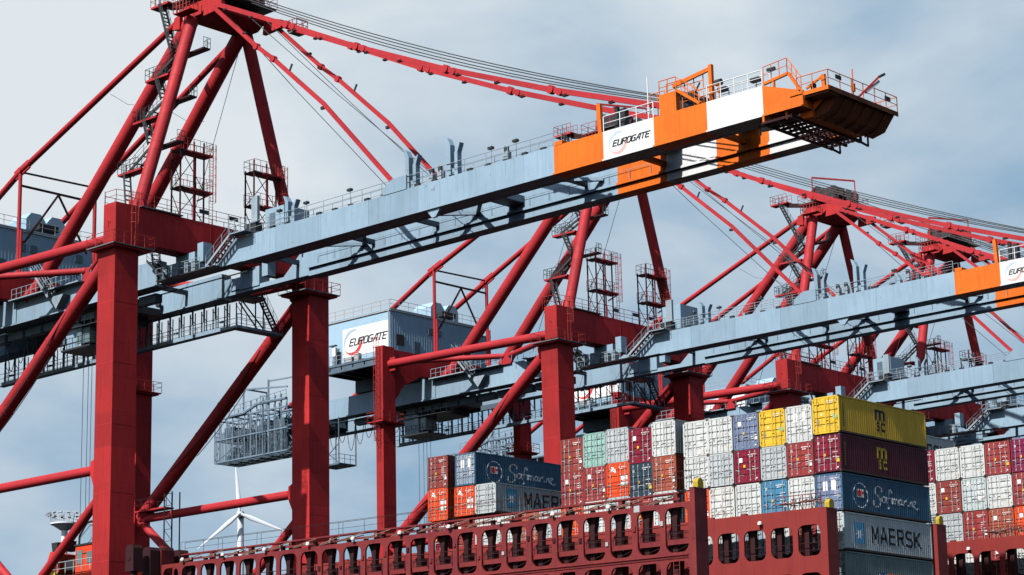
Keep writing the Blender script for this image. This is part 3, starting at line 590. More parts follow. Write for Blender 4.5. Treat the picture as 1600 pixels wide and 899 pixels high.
    m.box(-43, -4.9, y0, y1, 15.9, 16.05, 0); m.box(-43, -4.9, y0 - .04, y0, 15.8, 16.15, 0)
    i = 0
    while x <= -5:
        m.bar((x, y0, 16.0), (x, y0, 18.6), .15, .13, 0, up=(0, 1, 0)); m.bar((x + .1, y1, 16.0), (x + .1, y1, 18.6), .09, .09, 1, up=(0, 1, 0))
        m.tube((x, y1, 18.5), (x + .85, y1, 17.5), .035, 5, 1); m.tube((x, y1, 17.4), (x + .85, y1, 17.45), .035, 5, 1); m.bar((x + .85, y1, 16.0), (x + .85, y1, 18.6), .08, .08, 1, up=(0, 1, 0))
        if i % 4 == 1: m.box(x + .2, x + .75, y0 + .3, y0 + .6, 16.75, 16.9, 1)
        x += 1.72; i += 1
    m.rail([(-43, y0 + .05, 16.05), (-4.9, y0 + .05, 16.05)], 1.05, 2.0, .03, True, 0); m.rail([(-43, y1, 16.05), (-4.9, y1, 16.05)], 1.05, 2.0, .03, True, 0)
    m.box(-4.9, -3.7, y0, 23.3, 15.8, 16.05, 0); m.rail([(-3.7, y0, 16.05), (-3.7, 23.2, 16.05)], 1.1, 1.2, .03, True, 0); m.rail([(-4.9, y1, 16.05), (-4.9, 23.2, 16.05)], 1.1, 1.2, .03, True, 0)
    for (a, b_) in (((-4.0, 17.9, 18.4), (-4.0, 20.2, 16.1)), ((-4.0, 18.4, 18.5), (-4.0, 21.0, 16.2))): m.bar(a, b_, .09, .12, 1)
    m.tube((-4.0, 20.0, 16), (-4.0, 20.0, 18.8), .07, 6, 1); m.tube((-4.0, 21.0, 16), (-4.0, 21.0, 18.8), .07, 6, 1)
    m.stair((-3.9, 20.4, 19.4), (-3.9, 22.6, 16.1), .7, (1, 0, 0), mi=1); m.box(-4.8, -3.0, 17.4, 20.4, 18.7, 19.0, 1)
    P(m, 'catwalk', ['blue', 'steel'])
    # girder top walkways -----------------------------------------------------------------------
    m = CB()
    m.rail([(8.4, 8.45, 20.9), (44.4, 8.45, 20.9)], 1.1, 2.4, .03, True, 0); m.rail([(8.4, 9.5, 20.9), (44.4, 9.5, 20.9)], 1.1, 2.4, .025, True, 0)
    m.box(7.9, 44.4, 9.55, 10.2, 20.7, 20.8, 0)
    for x in range(9, 44, 2): m.box(x, x + .5, 8.5, 8.8, 20.9, 21.05 + .05 * (x % 3), 2)
    for x in (12, 15.5, 21, 37.5, 40.2): m.tube((x, 8.8, 20.9), (x, 8.8, 22.7), .035, 5, 0); m.box(x - .25, x + .25, 8.6, 8.9, 22.3, 22.5, 2)
    for x in (30.2, 31.2, 38.6): m.box(x, x + .45, 9.0, 9.5, 20.9, 21.9, 0); m.tube((x + .2, 9.2, 21.8), (x + .2, 9.2, 22.3), .22, 10, 2)
    m.rail([(49.6, 8.45, 20.9), (54.5, 8.45, 20.9)], 1.2, 1.6, .045, True, 1); m.tube((54.0, 8.5, 20.9), (54.0, 8.5, 24.2), .05, 6, 1)
    m.rail([(59.6, 8.45, 20.9), (64.6, 8.45, 20.9)], 1.2, 1.3, .04, True, 1); m.rail([(59.6, 9.5, 20.9), (64.6, 9.5, 20.9)], 1.2, 1.3, .035, True, 1)
    m.rail([(9, 16.3, 20.9), (64.6, 16.3, 20.9)], 1.1, 2.4, .028, True, 0)
    m.rail([(9, 16.1, 19.4), (48, 16.1, 19.4)], .9, 2.2, .022, False, 0)
    for x in range(60, 66, 3): m.box(x + .2, x + 1.0, 8.9, 9.3, 21.6, 21.9, 2)
    P(m, 'boom_walkway', ['bluerail', 'whiterail', 'steel'])
    m = CB(); m.rail([(-27, 8.0, 21.0), (-15.6, 8.0, 21.0)], 1.1, .8, .035, True, 0); m.box(-27, -15.6, 7.6, 8.4, 20.85, 20.97, 0)
    m.stair((-19.6, 7.4, 19.9), (-22.6, 7.4, 23.3), .8, (0, 1, 0), mi=0); m.prism([(-20, 20), (-17.8, 20), (-18.9, 18.7)], 'y', 7.5, 8.38, 0)
    m.box(-12, -10, 7.6, 8.4, 20.95, 21.05, 0); m.rail([(-13.6, 7.6, 21), (-8, 7.6, 21)], 1.1, 1.0, .035, True, 0)
    m.box(-3.6, 4.6, 7.5, 8.4, 18.55, 18.65, 1); m.rail([(-3.6, 7.5, 18.65), (2.6, 7.5, 18.65)], 1.1, 1.0, .035, True, 0)
    for x in (-1.2, .2, 1.2): m.box(x, x + .5, 7.7, 8.3, 18.65, 19.7, 0)
    m.stair((3.6, 7.75, 18.65), (6.9, 7.75, 21.0), .75, (0, 1, 0), mi=0); m.box(6.8, 9.0, 7.3, 8.4, 20.95, 21.05, 0); m.rail([(6.8, 7.3, 21.05), (9.2, 7.3, 21.05)], 1.1, .8, .035, True, 0)
    m.box(7.6, 9.0, 8.6, 9.4, 20.95, 22.0, 1); m.box(8.4, 9.2, 8.6, 8.9, 22.0, 24.4, 0)
    m.stair((-5.2, 8.9, 20.2), (-2.6, 6.2, 22.6), .7, (.7, .7, 0), mi=1); m.stair((-3.0, 8.0, 19.0), (-5.2, 8.0, 20.9), .7, (0, 1, 0), mi=1)
    P(m, 'access_stairs', ['bluerail', 'steel'])
    m = CB(); m.box(2.6, 5.2, 15.4, 18.6, 22.8, 25.7, 0); m.box(3.2, 4.0, 15.37, 15.4, 23.2, 25.2, 1); m.box(1.8, 7.2, 15.0, 19, 22.6, 22.75, 1); m.rail([(1.8, 15.0, 22.75), (7.2, 15.0, 22.75), (7.2, 19, 22.75)], 1.1, .9, .035, True, 2)
    for x in (2.2, 6.8): m.tube((x, 16, 20.8), (x, 16, 22.7), .12, 6, 1)
    P(m, 'electrical_cabin', ['blue', 'bluedark', 'bluerail'])
    # stay rest fingers
    for x in (13.6, 28.6, 33.4):
        h = 3.2 if x > 20 else 2.4
        for ys in (8.75, 17.0):
            m = CB()
            m.box(x - .62, x - .2, ys - .25, ys + .3, 20.88, 20.88 + h * .86); m.prism([(x - .62, 20.88 + h * .86), (x - .2, 20.88 + h * .86), (x - .5, 20.88 + h * 1.05), (x - .85, 20.88 + h * 1.12)], 'y', ys - .25, ys + .3)
            m.box(x + .2, x + .55, ys - .2, ys + .3, 20.88, 20.88 + h * .62); m.prism([(x + .2, 20.88 + h * .62), (x + .55, 20.88 + h * .62), (x + .85, 20.88 + h * .86), (x + .7, 20.88 + h * .86)], 'y', ys - .2, ys + .3)
            m.box(x - .2, x + .2, ys - .05, ys + .25, 20.88, 21.6); P(m, 'stay_rest', 'blue')
    # orange latch post and service cab on the boom
    m = CB(); m.bar((49.2, 8.6, 20.9), (49.1, 8.6, 23.3), .3, .35, 0, up=(1, 0, 0)); m.bar((50.3, 9.3, 20.9), (50.3, 9.3, 22.9), .3, .3, 1, up=(1, 0, 0)); m.bar((51.0, 9.3, 20.9), (51.0, 9.3, 22.6), .5, .5, 1, up=(1, 0, 0))
    m.bar((49.2, 16.8, 20.9), (49.2, 16.8, 23.3), .35, .35, 0, up=(1, 0, 0)); m.box(49.0, 51.2, 9.2, 16.5, 20.9, 21.3, 1)
    P(m, 'latch_post', ['orange', 'steel'])
    m = CB(); m.box(44.6, 45.4, 8.38, 9.55, 20.88, 21.2); P(m, 'joint_lug', 'orange')
    m = CB(); m.box(55.1, 56.7, 8.45, 9.5, 20.88, 22.5, 0); m.box(56.7, 58.0, 8.9, 9.5, 20.88, 22.3, 2); m.box(56.7, 58.8, 9.5, 16.2, 20.9, 21.2, 0)
    m.stair((58.9, 8.7, 20.95), (56.8, 8.7, 22.5), .6, (0, 1, 0), mi=0)
    m.rail([(55.1, 8.5, 22.5), (56.7, 8.5, 22.5)], 1.1, .8, .04, True, 1); m.rail([(55.1, 9.4, 22.5), (58.6, 9.4, 22.5)], 1.1, .8, .04, True, 1)
    m.bar((55.9, 9.2, 23.2), (59.4, 9.2, 23.7), .2, .3, 0); m.bar((59.5, 9.2, 20.9), (59.5, 9.2, 24.0), .3, .3, 0, up=(1, 0, 0)); m.rail([(57.2, 8.6, 20.9), (60.6, 8.6, 20.9)], 1.15, 1.1, .04, True, 1)
    m.rail([(53.6, 9.3, 20.9), (55.0, 9.3, 20.9)], 2.2, .7, .035, True, 1); m.bar((57.5, 9.0, 21.3), (58.6, 9.0, 22.8), .08, .12, 2); m.tube((60.0, 9.1, 22.4), (60.5, 9.1, 22.4), .25, 10, 2)
    for y in (11, 13, 15): m.tube((57.4, y - .2, 21.9), (57.4, y + .2, 21.9), .5, 18, 2)
    P(m, 'sheave_cabin', ['orange', 'orange', 'steel'])
    # boom tip -----------------------------------------------------------------------------------
    m = CB(); m.box(67.0, 68.05, 9.56, 16.24, 18.0, 19.6, 0)
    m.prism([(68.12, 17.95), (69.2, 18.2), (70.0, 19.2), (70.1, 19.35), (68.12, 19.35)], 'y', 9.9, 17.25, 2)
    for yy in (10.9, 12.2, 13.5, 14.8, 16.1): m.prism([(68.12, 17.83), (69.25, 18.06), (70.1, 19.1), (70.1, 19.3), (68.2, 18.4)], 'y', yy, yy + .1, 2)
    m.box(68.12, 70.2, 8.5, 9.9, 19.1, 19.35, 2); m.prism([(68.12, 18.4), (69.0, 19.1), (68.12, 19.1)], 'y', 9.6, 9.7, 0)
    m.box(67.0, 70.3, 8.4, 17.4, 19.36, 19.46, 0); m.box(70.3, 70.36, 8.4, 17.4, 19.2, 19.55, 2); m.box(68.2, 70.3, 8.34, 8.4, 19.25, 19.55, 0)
    P(m, 'tip_crossbeam', ['orange', 'steel', 'tipshade'])
    m = CB(); z = 19.47
    m.rail([(67.6, 8.4, z), (70.3, 8.4, z), (70.3, 17.4, z), (67.4, 17.4, z)], 1.25, 1.5, .035, True, 0)
    m.rail([(64.7, 8.5, 21.1), (66.8, 8.5, 21.3), (68.0, 8.4, 19.6)], 1.2, .8, .035, True, 0); m.bar((64.7, 8.5, 21.0), (66.9, 8.5, 21.3), .2, .2, 0); m.bar((66.9, 8.5, 21.3), (67.9, 8.5, 19.7), .2, .2, 0); m.bar((65.6, 8.5, 20.3), (65.6, 8.5, 21.1), .15, .15, 0)
    m.bar((68.3, 8.6, 19.8), (69.7, 8.6, 20.4), .12, .16, 0); m.bar((69.8, 8.6, 19.45), (69.8, 8.6, 20.5), .22, .28, 0, up=(1, 0, 0)); m.box(68.6, 68.9, 8.7, 9.0, 19.6, 20.1, 1)
    m.bar((70.3, 12.2, 19.5), (71.0, 14.0, 21.3), .12, .14, 2); m.tube((71.0, 14.0, 21.3), (71.2, 14.5, 21.6), .1, 8, 1); m.bar((70.5, 12.9, 20.0), (70.9, 14.1, 21.0), .24, .2, 3)
    m.tube((70.3, 11.6, 19.4), (70.3, 11.6, 21.5), .05, 6, 0); m.box(70.38, 70.45, 9.2, 9.9, 20.2, 20.5, 1); m.box(70.38, 70.45, 15.6, 16.3, 20.1, 20.4, 1); m.box(70.25, 70.4, 11.5, 11.75, 19.8, 20.4, 0)
    m.box(65.2, 65.9, 8.2, 8.4, 21.8, 22.0, 1)
    P(m, 'tip_railing', ['orange', 'steel', 'redtube', 'galv'])
    m = CB(); x0, x1, y0, y1, z = 64.6, 67.1, 8.2, 17.2, 17.95
    for x in (x0, x1, (x0 + x1) / 2): m.bar((x, y0, z), (x, y1, z), .16, .2, 0)
    y = y0
    while y <= y1 + .01: m.bar((x0, y, z), (x1, y, z), .12, .16, 0); y += .76
    x = x0 + .33
    while x < x1: m.box(x, x + .12, y0, y1, z + .1, z + .14, 0); x += .36
    y = y0 + .2
    while y < y1: m.box(x0, x1, y, y + .16, z + .145, z + .17, 0); y += .42
    for x, y, mm in ((x0 + .1, 8.3, 1), (x1 - .6, 8.6, 1), (x0, 17.2, 0), (x1, 17.2, 0), (x1, 12.5, 0)): m.bar((x, y, z), (x, y, 18.6), .16, .16, mm, up=(1, 0, 0))
    m.bar((x0, y1, z), (x0, y1 + 1.0, z - .1), .12, .14, 0); m.bar((x0, y1 + 1.0, z - .1), (x0, y1 + 1.0, z + .6), .1, .12, 0, up=(1, 0, 0)); m.bar((x1, y1, z), (x1, y1 + 1.0, z - .1), .12, .14, 0); m.bar((x1, y1 + 1.0, z - .1), (x1, y1 + 1.0, z + .7), .1, .12, 0, up=(1, 0, 0))
    m.tube((63.2, 10.2, 18.3), (64.6, 10.2, 18.2), .22, 10, 2); m.box(65.2, 66.4, 9.7, 10.3, 18.1, 18.4, 2); m.tube((63.0, 10.2, 17.9), (63.0, 10.2, 18.6), .1, 6, 2)
    P(m, 'maintenance_basket', ['shipdark', 'orange', 'galv'])
    # trolley with cab, built about x = 0 ------------------------------------------------------------
    tx = trolley_x
    m = CB(); m.box(-3, 5.5, 9.75, 16.0, 18.2, 18.9, 0); m.box(-1, 4, 10.5, 15.3, 17.3, 18.2, 0)
    for x in (-2.6, 5.0):
        for y in (9.9, 15.7): m.tube((x, y, 19.5), (x, y + .25, 19.5), .32, 12, 0)
    for i in range(9): m.box(-2.5 + i * .9, -2.1 + i * .9, 9.7 + (i % 3) * .5, 10.4 + (i % 3) * .5, 17.2 + (i % 2) * .3, 18.2, 0)
    m.rail([(-3, 9.8, 17.2), (5.4, 9.8, 17.2)], 1.0, 1, .035, True, 1); m.box(-3, 5.4, 9.7, 10.6, 17.1, 17.18, 1)
    tr = P(m, 'trolley', ['steel', 'galv'])
    c = CB(); c.box(-1.9, .5, 10.0, 12.3, 15.2, 17.55, 0); c.box(-2.2, 2.4, 9.6, 12.8, 14.95, 15.12, 2); c.box(.5, 1.5, 10.2, 12.1, 15.5, 17.3, 0); c.rail([(-2.2, 9.6, 15.12), (2.4, 9.6, 15.12), (2.4, 12.8, 15.12)], 1.0, .9, .035, True, 2)
    cab = P(c, 'operator_cab', ['blue', 'glass', 'steel'], tr)
    c = CB(); c.box(-.2, .46, 9.97, 9.995, 15.5, 17.2, 0); c.box(.56, 1.45, 10.17, 10.2, 15.6, 17.1, 0); c.box(1.5, 1.53, 10.25, 12.0, 15.6, 17.1, 0); P(c, 'window', 'glass', tr)
    tr.location.x = tx
    for (dx, y) in ((-0.9, 11.4), (-0.1, 11.4), (0.45, 11.4), (1.1, 11.4)):
        m = CB(); m.tube((tx + dx, y, 18.3), (tx + dx, y, -16), 0.03, 5); P(m, 'hoist_rope', 'rope')
    m = CB(); x = tx - 3.5
    for k in range(9):
        dpt = 2.2 + 1.2 * ((k * 7) % 3) / 2; pts = [(x - 1.5 * j / 8, 10.9, 18.2 - dpt * math.sin(math.pi * j / 8) ** .6) for j in range(9)]
        m.path(pts, .04, 5); m.box(x - .1, x + .1, 10.8, 11.1, 18.1, 18.5); x -= 1.6
    m.box(-44, 6, 10.9, 11.0, 18.5, 18.6)
    P(m, 'festoon_cable', 'steel')
    m = CB()
    for x in range(-42, -6, 3): m.box(x, x + 2.5, 9.8, 10.6, 17.6, 18.4)
    m.box(-43, -22, 15.7, 16.2, 17.9, 18.5); P(m, 'cable_tray', 'bluedark')
    return root, tr

crane1, tr1 = make_crane(-19.92, -18.6)
grp = 'ship to shore container cranes in a row along the quay'
tag(crane1, 'nearest red container crane, its orange and white boom tip standing out against the sky', 'container crane', grp)
def copy_tree(o, parent=None):
    c = o.copy(); C.objects.link(c)
    if parent: c.parent = parent
    for ch in list(o.children): copy_tree(ch, c)
    return c
LB = ['second container crane, its white sign on the blue grey machinery house fully visible',
      'third container crane, its short red leg top rising right behind the yellow containers',
      'farthest container crane, half hidden behind the others at the right edge']
for lb, y0, dtx in zip(LB, (39.93, 83.26, 111.7), (-13.0, 6.0, 2.0)):
    c = copy_tree(crane1); c.location.y = y0; tag(c, lb, 'container crane', grp)
    for ch in c.children:
        if ch.name.split('.')[0] == 'trolley': ch.location.x += dtx
        if ch.name.split('.')[0] in ('hoist_rope', 'festoon_cable') and ch.data.vertices[0].co.x < -10: ch.location.x += dtx
# ------------------------------------------------------------------ the ship
HEEL = 0.0165
def heel(o, x, y, z):
    o.location = (x * math.cos(HEEL) + z * math.sin(HEEL), y, -x * math.sin(HEEL) + z * math.cos(HEEL)); o.rotation_euler = (0, HEEL, 0); return o
ship = empty('container_ship', (0, 0, 0)); heel(ship, 0, 0, 0)
tag(ship, 'large container ship hull moored alongside the quay under the cranes', 'ship')
m = MB(); n = 12
prof = [(-57.5, -17.5), (-57.5, -30), (-56, -36), (-3, -36), (0.6, -30), (0.6, -17.5)]
m.prism(prof, 'y', -23, 140); m.box(-57.5, -57.3, -23, 140, -17.5, -16.4); m.box(.4, .6, -23, 140, -17.5, -16.4); m.build('hull', 'hull', ship)
for k, y in enumerate((-16.6, -1.0, 14.3, 29.2, 44)):
    m = MB(); m.box(-55, -1, y + .6, y + 13.0, -17.45, -15.6); m.build('hatch_cover', 'ship', ship)

def rounded(cx, cz, w, h, r, n=6):
    pts = []
    for (sx, sz, a0) in ((1, 1, 0), (-1, 1, 90), (-1, -1, 180), (1, -1, 270)):
        for i in range(n + 1):
            a = R_(a0 + 90 * i / n); pts.append((cx + sx * (w / 2 - r) + r * math.cos(a), cz + sz * (h / 2 - r) + r * math.sin(a)))
    return pts
def holed_cell(mb, x0, x1, z0, z1, hole, y0, y1, mi=0):
    cx = sum(p[0] for p in hole) / len(hole); cz = sum(p[1] for p in hole) / len(hole); outer = []
    for (x, z) in hole:      # push each hole point to the rectangle along its ray
        dx, dz = x - cx, z - cz; ts = []
        if abs(dx) > 1e-9: ts.append(((x1 if dx > 0 else x0) - cx) / dx)
        if abs(dz) > 1e-9: ts.append(((z1 if dz > 0 else z0) - cz) / dz)
        t = min(ts); outer.append((cx + dx * t, cz + dz * t))
    # snap the nearest outer points to the corners
    for c in ((x0, z0), (x1, z0), (x1, z1), (x0, z1)):
        i = min(range(len(outer)), key=lambda k: (outer[k][0] - c[0]) ** 2 + (outer[k][1] - c[1]) ** 2); outer[i] = c
    n = len(hole)
    vs = [(x, y0, z) for x, z in hole] + [(x, y0, z) for x, z in outer] + [(x, y1, z) for x, z in hole] + [(x, y1, z) for x, z in outer]
    fs = []
    for i in range(n):
        j = (i + 1) % n
        fs += [(i, j, n + j, n + i), (2 * n + j, 2 * n + i, 3 * n + i, 3 * n + j), (i, 2 * n + i, 2 * n + j, j)]
    mb.add(vs, fs, mi)
def make_bridge(y0, ztop, oz_top, oz_h, ow, row2, label, mat, rods=True, big=True, xr=0.3, cone=True, rz=-11.6):
    root = empty('lashing_bridge', (0, 0, 0)); heel(root, 0, y0, 0); tag(root, label, 'lashing bridge', 'lashing bridges across the ship')
    depth = 1.3; pitch = 2.455; x_right = -0.12
    m = MB(); zc = oz_top - oz_h / 2; z_mid = oz_top - oz_h - row2 / 2
    def sheet(ya, yb, zrows, w, r):
        x = x_right
        while x > -55:
            xl = x - pitch
            for (z1, z0, ot, oh) in zrows:
                if ot is None: m.box(xl, x, ya, yb, z0, z1)
                else: holed_cell(m, xl, x, z0, z1, rounded((x + xl) / 2, ot - oh / 2, w, oh, r), ya, yb)
            x = xl
        return x
    z2t = oz_top - oz_h - row2
    rows = [(ztop, z_mid, oz_top, oz_h), (z_mid, z2t - 3.1, z2t, 2.7)]
    xe = sheet(0, .16, rows, ow, .55)
    m.box(xe, x_right, 0.02, .14, -17.4, z2t - 3.1)
    m.build('front_plate', mat, root)
    m = MB()
    rows = [(ztop - .1, rz, oz_top + .1, -rz + oz_top - .05), (rz, -17.4, None, None)]
    sheet(depth - .12, depth, rows, 2.05, .3)
    m.build('rear_plate', mat, root)
    x = x_right - 1.25 - .18
    while x > -55:
        m = MB(); m.box(x - .52, x - .12, .45, .85, -17, ztop - 1.2); m.prism([(x - .95, ztop - .2), (x + .05, ztop - .2), (x - .06, ztop - .8), (x - .12, ztop - 1.2), (x - .52, ztop - 1.2), (x - .62, ztop - .8)], 'y', .44, .86)
        m.build('pillar', 'shipdark', root); x -= pitch
    m = MB(); m.box(-55, x_right, .2, 1.1, -12.55, -12.4); m.box(-55, x_right, .2, .3, -12.4, -12.2); m.box(-55, x_right, .2, 1.15, ztop - .2, ztop - .08)
    m.build('inner_walkway', 'ship', root)
    m = MB(); m.rail([(-55, .12, -12.4), (x_right - .1, .12, -12.4)], 1.1, 2.45, .03, True); m.build('inner_railing', 'shipdark', root)
    # end posts
    for (xa, xb, zt) in ((-.115, xr, -8.85), (xe - .4, xe - .005, -8.5)):
        m = MB(); m.box(xa, xb, -.06, depth + .02, -17.4, zt); m.box(xa - .02, xb + .02, -.08, depth + .04, zt, zt + .05)
        m.box(xa - .004, xb + .006, -.07, depth + .03, -12.3, -12.25)
        p = m.build('end_post', mat, root)
        if cone and xa > -1:
            m = MB(); cx = (xa + xb) / 2
            m.prism([(.35, zt + .05), (1.0, zt + .05), (1.0, zt + .45), (.88, zt + .66), (.68, zt + .74), (.47, zt + .66), (.35, zt + .45)], 'x', cx - .22, cx + .2); m.build('cell_guide', 'yellow', p)
    if rods:
        m = MB(); zt = ztop + .85
        m.box(-55, -1.6, .75, 1.25, zt - .12, zt, 0)
        x = -2.2
        while x > -55: m.box(x, x + .35, .8, 1.2, ztop - .1, zt - .12, 0); x -= pitch * 2
        m.box(-55, -1.5, .6, .66, ztop + .25, ztop + .4, 0)
        m.build('top_walkway', 'ship', root)
        m = MB(); m.rail([(-55, 1.2, zt), (-1.6, 1.2, zt)], 1.0, 2.45, .018, True, 0); m.rail([(-55, .75, zt), (-1.6, .75, zt)], 1.0, 4.9, .016, False, 0); m.rail([(-1.6, .3, zt + .3), (-.2, .3, zt + .3)], 1.0, .7, .03, True, 0); m.build('top_railing', 'shipdark', root)
        x = -1.4; k = 0
        while x > -54:
            L1 = 2.4 + .9 * ((k * 5) % 4) / 3; zz = ztop + .06 + .05 * (k % 3)
            m = MB(); m.tube((x, .08, zz + .5), (x - L1, .16, zz + .06), .04, 6); m.box(x - L1 * .5 - .1, x - L1 * .5 + .1, .05, .25, zz + .1, zz + .32); m.build('lashing_rod', 'rod', root)
            m = MB(); m.tube((x - .3, .25, zz + .3), (x - L1 - .3, .35, zz + .02), .035, 6); m.build('lashing_rod', 'rod', root)
            x -= pitch * 1.13; k += 1
        x = -1.0; k = 0
        while x > -54:
            m = MB(); m.box(x - .6, x - .35, .3, .6, ztop + .0, ztop + .22 + .18 * (k % 2)); m.build('twistlock_box', 'shipdark', root); x -= 1.37 * 1.4; k += 1
    else:
        m = MB(); x = -.4; k = 0
        rr = random.Random(3)
        while x > -4.2:
            m = MB(); m.tube((x, .5, ztop), (x - .6 + rr.random(), .6, ztop + .8 + .3 * rr.random()), .03, 5); m.tube((x - .4, .2, ztop + .5), (x + .5, .5, ztop + .3 + .5 * rr.random()), .035, 5); m.build('lashing_rod', 'shipdark' if rr.random() < .6 else 'rod', root); x -= .3
        m = MB(); m.rail([(-4.4, .3, ztop), (-.4, .3, ztop)], 1.1, .8, .035); m.build('railing', 'ship', root)
        x = -7
        while x > -54: m = MB(); m.box(x - .5, x, .02, .3, ztop, ztop + .14); m.build('twistlock_box', mat, root); x -= 3.1
    if rods:
        rr = random.Random(21)
        m = MB(); m.tube((-54.8, -.06, oz_top - oz_h - row2 * .35), (-.4, -.06, oz_top - oz_h - row2 * .35), .035, 6); m.tube((-54.8, -.07, oz_top - oz_h - row2 * .6), (-.4, -.07, oz_top - oz_h - row2 * .6), .022, 6); m.build('pipe', mat, root)
        x = x_right - pitch
        while x > -54:
            m = MB(); zb = oz_top - oz_h * rr.uniform(.3, .8); m.box(x - .13, x + .1, -.09, 0, zb, zb + rr.uniform(.15, .4)); m.build('junction_box', rr.choice(['shipdark', mat, 'galv']), root)
            m = MB(); xo = x + pitch / 2; zz = oz_top - oz_h + .15; m.rail([(xo - .9, .22, zz + .3), (xo + .9, .22, zz + .3)], .95, .9, .02, True, 0); m.tube((xo - .7, .1, zz - .25), (xo + .8, .1, zz + .25), .03, 5); m.build('guard_rail', 'shipdark', root)
            x -= pitch
        m = MB(); m.ladder(-1.35, -.12, -17, oz_top - oz_h - row2 + .1, dx=.25, dy=0, cage=False); m.build('ladder', mat, root)
        m = MB(); m.box(-5.05, -4.55, -.02, 0, ztop - .35, ztop + .1); m.build('patch_plate', 'galv', root)
    lx = -7.2 if rods else -5.6; k = 0
    while lx > -54:
        m = MB(); zz = ztop + (.22 if rods else -.75)
        m.tube((lx, -.02, zz - .25), (lx, -.18, zz), .05, 6, 1)
        segs = 8
        for j in range(4):
            r0, r1 = .17 * math.cos(math.pi / 8 * j), .17 * math.cos(math.pi / 8 * (j + 1)) + .001
            z0, z1 = .17 * math.sin(math.pi / 8 * j), .17 * math.sin(math.pi / 8 * (j + 1))
            m.tube((lx, -.2, zz + z0), (lx, -.2, zz + z1), r0, 12, 0, r2=r1, cap=(j == 0))
        m.tube((lx, -.2, zz - .1), (lx, -.2, zz), .17, 12, 0)
        m.build('flood_lamp', ['lampw', 'steel'], root)
        lx -= pitch * 2.1; k += 1
        if not rods and k > 2: break
    return root
make_bridge(-18.42, -9.72, -10.05, 3.05, 1.98, .62, 'long nearest lashing bridge with two rows of arched openings, tan rods and lamps on top', 'ship')
make_bridge(-2.66, -8.75, -9.95, 2.3, 1.98, 1.2, 'lashing bridge just in front of the yellow, maroon and blue corner stack', 'ship2', rods=False, rz=-12.6)
make_bridge(12.5, -8.75, -9.95, 2.3, 1.98, 1.2, 'lashing bridge behind the corner stack, showing only its dark end post', 'ship2', rods=False)
make_bridge(27.3, -8.45, -9.5, 2.3, 1.98, 1.2, 'lashing bridge at the right edge in front of the farther container rows', 'ship2', rods=False, xr=.2, rz=-12.3)

